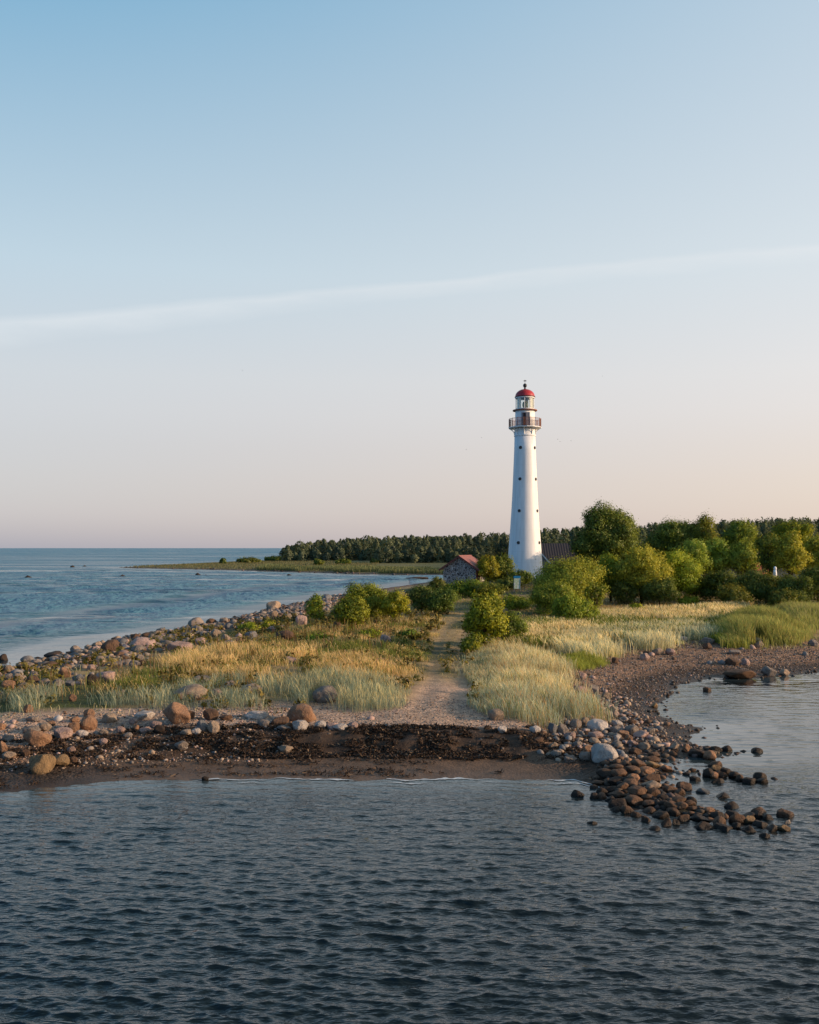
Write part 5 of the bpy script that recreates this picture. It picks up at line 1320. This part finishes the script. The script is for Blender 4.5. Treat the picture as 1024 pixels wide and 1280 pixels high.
for px, py, Y, rz, lab in ((602, 547, 190, .3, 'bird flying left of the lighthouse just below gallery height'), (583, 562, 210, 2.8, 'lowest of the birds flying left of the lighthouse'), (697, 549, 150, .6, 'nearer bird of the pair flying right of the lighthouse'),
                           (700, 552, 210, 2.2, 'fainter lower bird of the pair right of the lighthouse'), (714, 551, 190, 1.0, 'bird flying alone right of the bird pair'), (753, 470, 230, .2, 'highest bird, above and right of the lighthouse dome'), (303, 463, 230, 2.9, 'bird alone in the open sky over the left sea')):
    o = bpy.data.objects.new('flying_bird', bmesh_bird); COL.objects.link(o); o.location = (wx(px, Y), Y, wz(py, Y)); o.rotation_euler = (.25, .1, rz); o.scale = (.62,) * 3
    tag(o, lab, 'bird', 'birds flying round the lighthouse')

# ------------------------------------------------------------------ sky, sun, camera
SUN_AZ, SUN_EL = 99.0, 14.0
def build_world():
    w = bpy.data.worlds.new('World'); SC.world = w; w.use_nodes = True; t = w.node_tree; t.nodes.clear()
    N = lambda typ: t.nodes.new('ShaderNode' + typ)
    def lk(a, b): t.links.new(a, b)
    def mth(op, a, b=None, clamp=False):
        o = N('Math'); o.operation = op; o.use_clamp = clamp
        for i, v in enumerate((a, b)):
            if v is None: continue
            if isinstance(v, bpy.types.NodeSocket): lk(v, o.inputs[i])
            else: o.inputs[i].default_value = v
        return o.outputs[0]
    sk = N('TexSky'); sk.sky_type = 'NISHITA'; sk.sun_disc = False; sk.sun_elevation = R(SUN_EL); sk.sun_rotation = R(SUN_AZ)
    b1 = N('Background'); b1.inputs[1].default_value = .05; lk(sk.outputs[0], b1.inputs[0])
    tc = N('TexCoord').outputs['Generated']
    sp = N('SeparateXYZ'); lk(tc, sp.inputs[0])
    el = mth('DIVIDE', mth('ARCSINE', sp.outputs['Z']), PI / 2)       # 0 horizon .. 1 zenith
    hx = mth('SQRT', mth('ADD', mth('MULTIPLY', sp.outputs['X'], sp.outputs['X']), mth('MULTIPLY', sp.outputs['Y'], sp.outputs['Y'])))
    sd = (math.sin(R(SUN_AZ)), math.cos(R(SUN_AZ)))
    cs = mth('DIVIDE', mth('ADD', mth('MULTIPLY', sp.outputs['X'], sd[0]), mth('MULTIPLY', sp.outputs['Y'], sd[1])), mth('MAXIMUM', hx, .01))
    tt = mth('DIVIDE', mth('ADD', cs, .45), .77)
    tt = mth('MINIMUM', mth('MAXIMUM', tt, -.2), 1.25)
    away = [(0, (.50, .50, .52)), (2.5, (.59, .565, .58)), (9, (.64, .66, .68)), (16, (.54, .665, .745)), (30, (.235, .455, .645)), (50, (.15, .235, .29)), (90, (.08, .13, .18))]
    sun = [(0, (.70, .59, .52)), (3, (.75, .635, .565)), (9, (.775, .74, .72)), (16, (.69, .745, .775)), (30, (.48, .61, .72)), (50, (.24, .32, .365)), (90, (.10, .15, .20))]
    ne = [1, 5, 10, 17, 29, 45, 80]
    nl = np.array([(.166, .175, .118), (.15, .19, .18), (.104, .148, .168), (.078, .118, .153), (.051, .08, .116), (.03, .049, .075), (.022, .036, .057)])
    nr = np.array([(.145, .14, .087), (.126, .156, .145), (.086, .122, .14), (.067, .1, .128), (.047, .072, .103), (.031, .048, .075), (.022, .036, .058)])
    def ramp(stops, nish):
        o = N('ValToRGB'); lk(el, o.inputs[0]); r = o.color_ramp; r.interpolation = 'B_SPLINE' if False else 'LINEAR'
        es = np.linspace(0, 30, 16).tolist() + [40, 50, 65, 90]
        while len(r.elements) < len(es): r.elements.new(.5)
        for e, a in zip(r.elements, es):
            c = [max(0, float(np.interp(a, [s[0] for s in stops], [s[1][k] for s in stops]) - np.interp(a, ne, nish[:, k]))) for k in range(3)]
            e.position = a / 90; e.color = (*c, 1)
        return o.outputs[0]
    mx = N('Mix'); mx.data_type = 'RGBA'; mx.clamp_factor = False
    lk(tt, mx.inputs[0]); lk(ramp(away, nl), mx.inputs[6]); lk(ramp(sun, nr), mx.inputs[7])
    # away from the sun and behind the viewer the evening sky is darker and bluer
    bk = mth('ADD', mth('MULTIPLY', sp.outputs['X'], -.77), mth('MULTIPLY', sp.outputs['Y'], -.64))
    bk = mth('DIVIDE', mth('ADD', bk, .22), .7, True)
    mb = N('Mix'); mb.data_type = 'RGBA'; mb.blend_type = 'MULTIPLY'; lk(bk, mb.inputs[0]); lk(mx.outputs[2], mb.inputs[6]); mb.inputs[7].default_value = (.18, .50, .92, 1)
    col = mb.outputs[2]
    # the thin band of high cloud: distance of the view direction from a great circle, broken by noise
    def dr(px, py):
        return Vector(((px - CX) / F, 1, (HY - py) / F)).normalized()
    a, b = dr(60, 400), dr(1000, 312); nrm = a.cross(b).normalized()
    if nrm.z < 0: nrm = -nrm
    dp = N('VectorMath'); dp.operation = 'DOT_PRODUCT'; lk(tc, dp.inputs[0]); dp.inputs[1].default_value = nrm
    mp = N('Mapping'); lk(tc, mp.inputs[0]); mp.inputs['Scale'].default_value = (3.5, 3.5, 14)
    nz = N('TexNoise'); lk(mp.outputs[0], nz.inputs['Vector']); nz.inputs['Scale'].default_value = 2.4; nz.inputs['Detail'].default_value = 5; nz.inputs['Roughness'].default_value = .55
    wob = mth('MULTIPLY', mth('SUBTRACT', nz.outputs['Fac'], .5), .016)
    q = mth('DIVIDE', mth('ADD', dp.outputs['Value'], wob), mth('ADD', 1.0, mth('MULTIPLY', mth('MAXIMUM', mth('MULTIPLY', sp.outputs['X'], -1), 0), 1.9)))
    up = mth('SUBTRACT', 1, mth('DIVIDE', mth('MAXIMUM', q, 0), .0055), True)
    dn = mth('SUBTRACT', 1, mth('DIVIDE', mth('MAXIMUM', mth('MULTIPLY', q, -1), 0), .014), True)
    band = mth('MULTIPLY', mth('MULTIPLY', up, dn), mth('GREATER_THAN', sp.outputs['Y'], 0))
    band = mth('MULTIPLY', band, mth('ADD', mth('MULTIPLY', nz.outputs['Fac'], .8), .1))
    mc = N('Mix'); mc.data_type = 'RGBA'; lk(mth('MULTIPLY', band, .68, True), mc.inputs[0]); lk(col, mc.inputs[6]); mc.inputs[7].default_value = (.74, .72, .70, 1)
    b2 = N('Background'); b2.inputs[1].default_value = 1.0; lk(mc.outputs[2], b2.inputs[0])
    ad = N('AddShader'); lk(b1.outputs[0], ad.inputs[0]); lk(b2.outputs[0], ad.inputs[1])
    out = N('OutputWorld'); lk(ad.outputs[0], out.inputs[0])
build_world()
sl = bpy.data.lights.new('sun', 'SUN'); sl.energy = 5.0; sl.angle = R(.6); sl.color = (1.0, .70, .455)
so = bpy.data.objects.new('sun', sl); COL.objects.link(so)
sv = Vector((math.sin(R(SUN_AZ)) * math.cos(R(SUN_EL)), math.cos(R(SUN_AZ)) * math.cos(R(SUN_EL)), math.sin(R(SUN_EL))))
so.rotation_euler = sv.to_track_quat('Z', 'Y').to_euler(); so.location = sv * 200

cam = bpy.data.cameras.new('camera'); co = bpy.data.objects.new('camera', cam); COL.objects.link(co); SC.camera = co
co.location = (0, 0, H); co.rotation_euler = (PI / 2, 0, 0)
cam.sensor_fit = 'VERTICAL'; cam.sensor_height = 24; cam.lens = 24 * F / 1280; cam.shift_y = (HY - 640) / 1280
cam.clip_start = .5; cam.clip_end = 100000
vs = SC.view_settings; vs.view_transform = 'Standard'; vs.look = 'None'; vs.exposure = 0; vs.gamma = 1
SC.cycles.max_bounces = 6; SC.cycles.diffuse_bounces = 3; SC.cycles.glossy_bounces = 3; SC.cycles.transparent_max_bounces = 12; SC.cycles.transmission_bounces = 3
SC.cycles.use_denoising = True
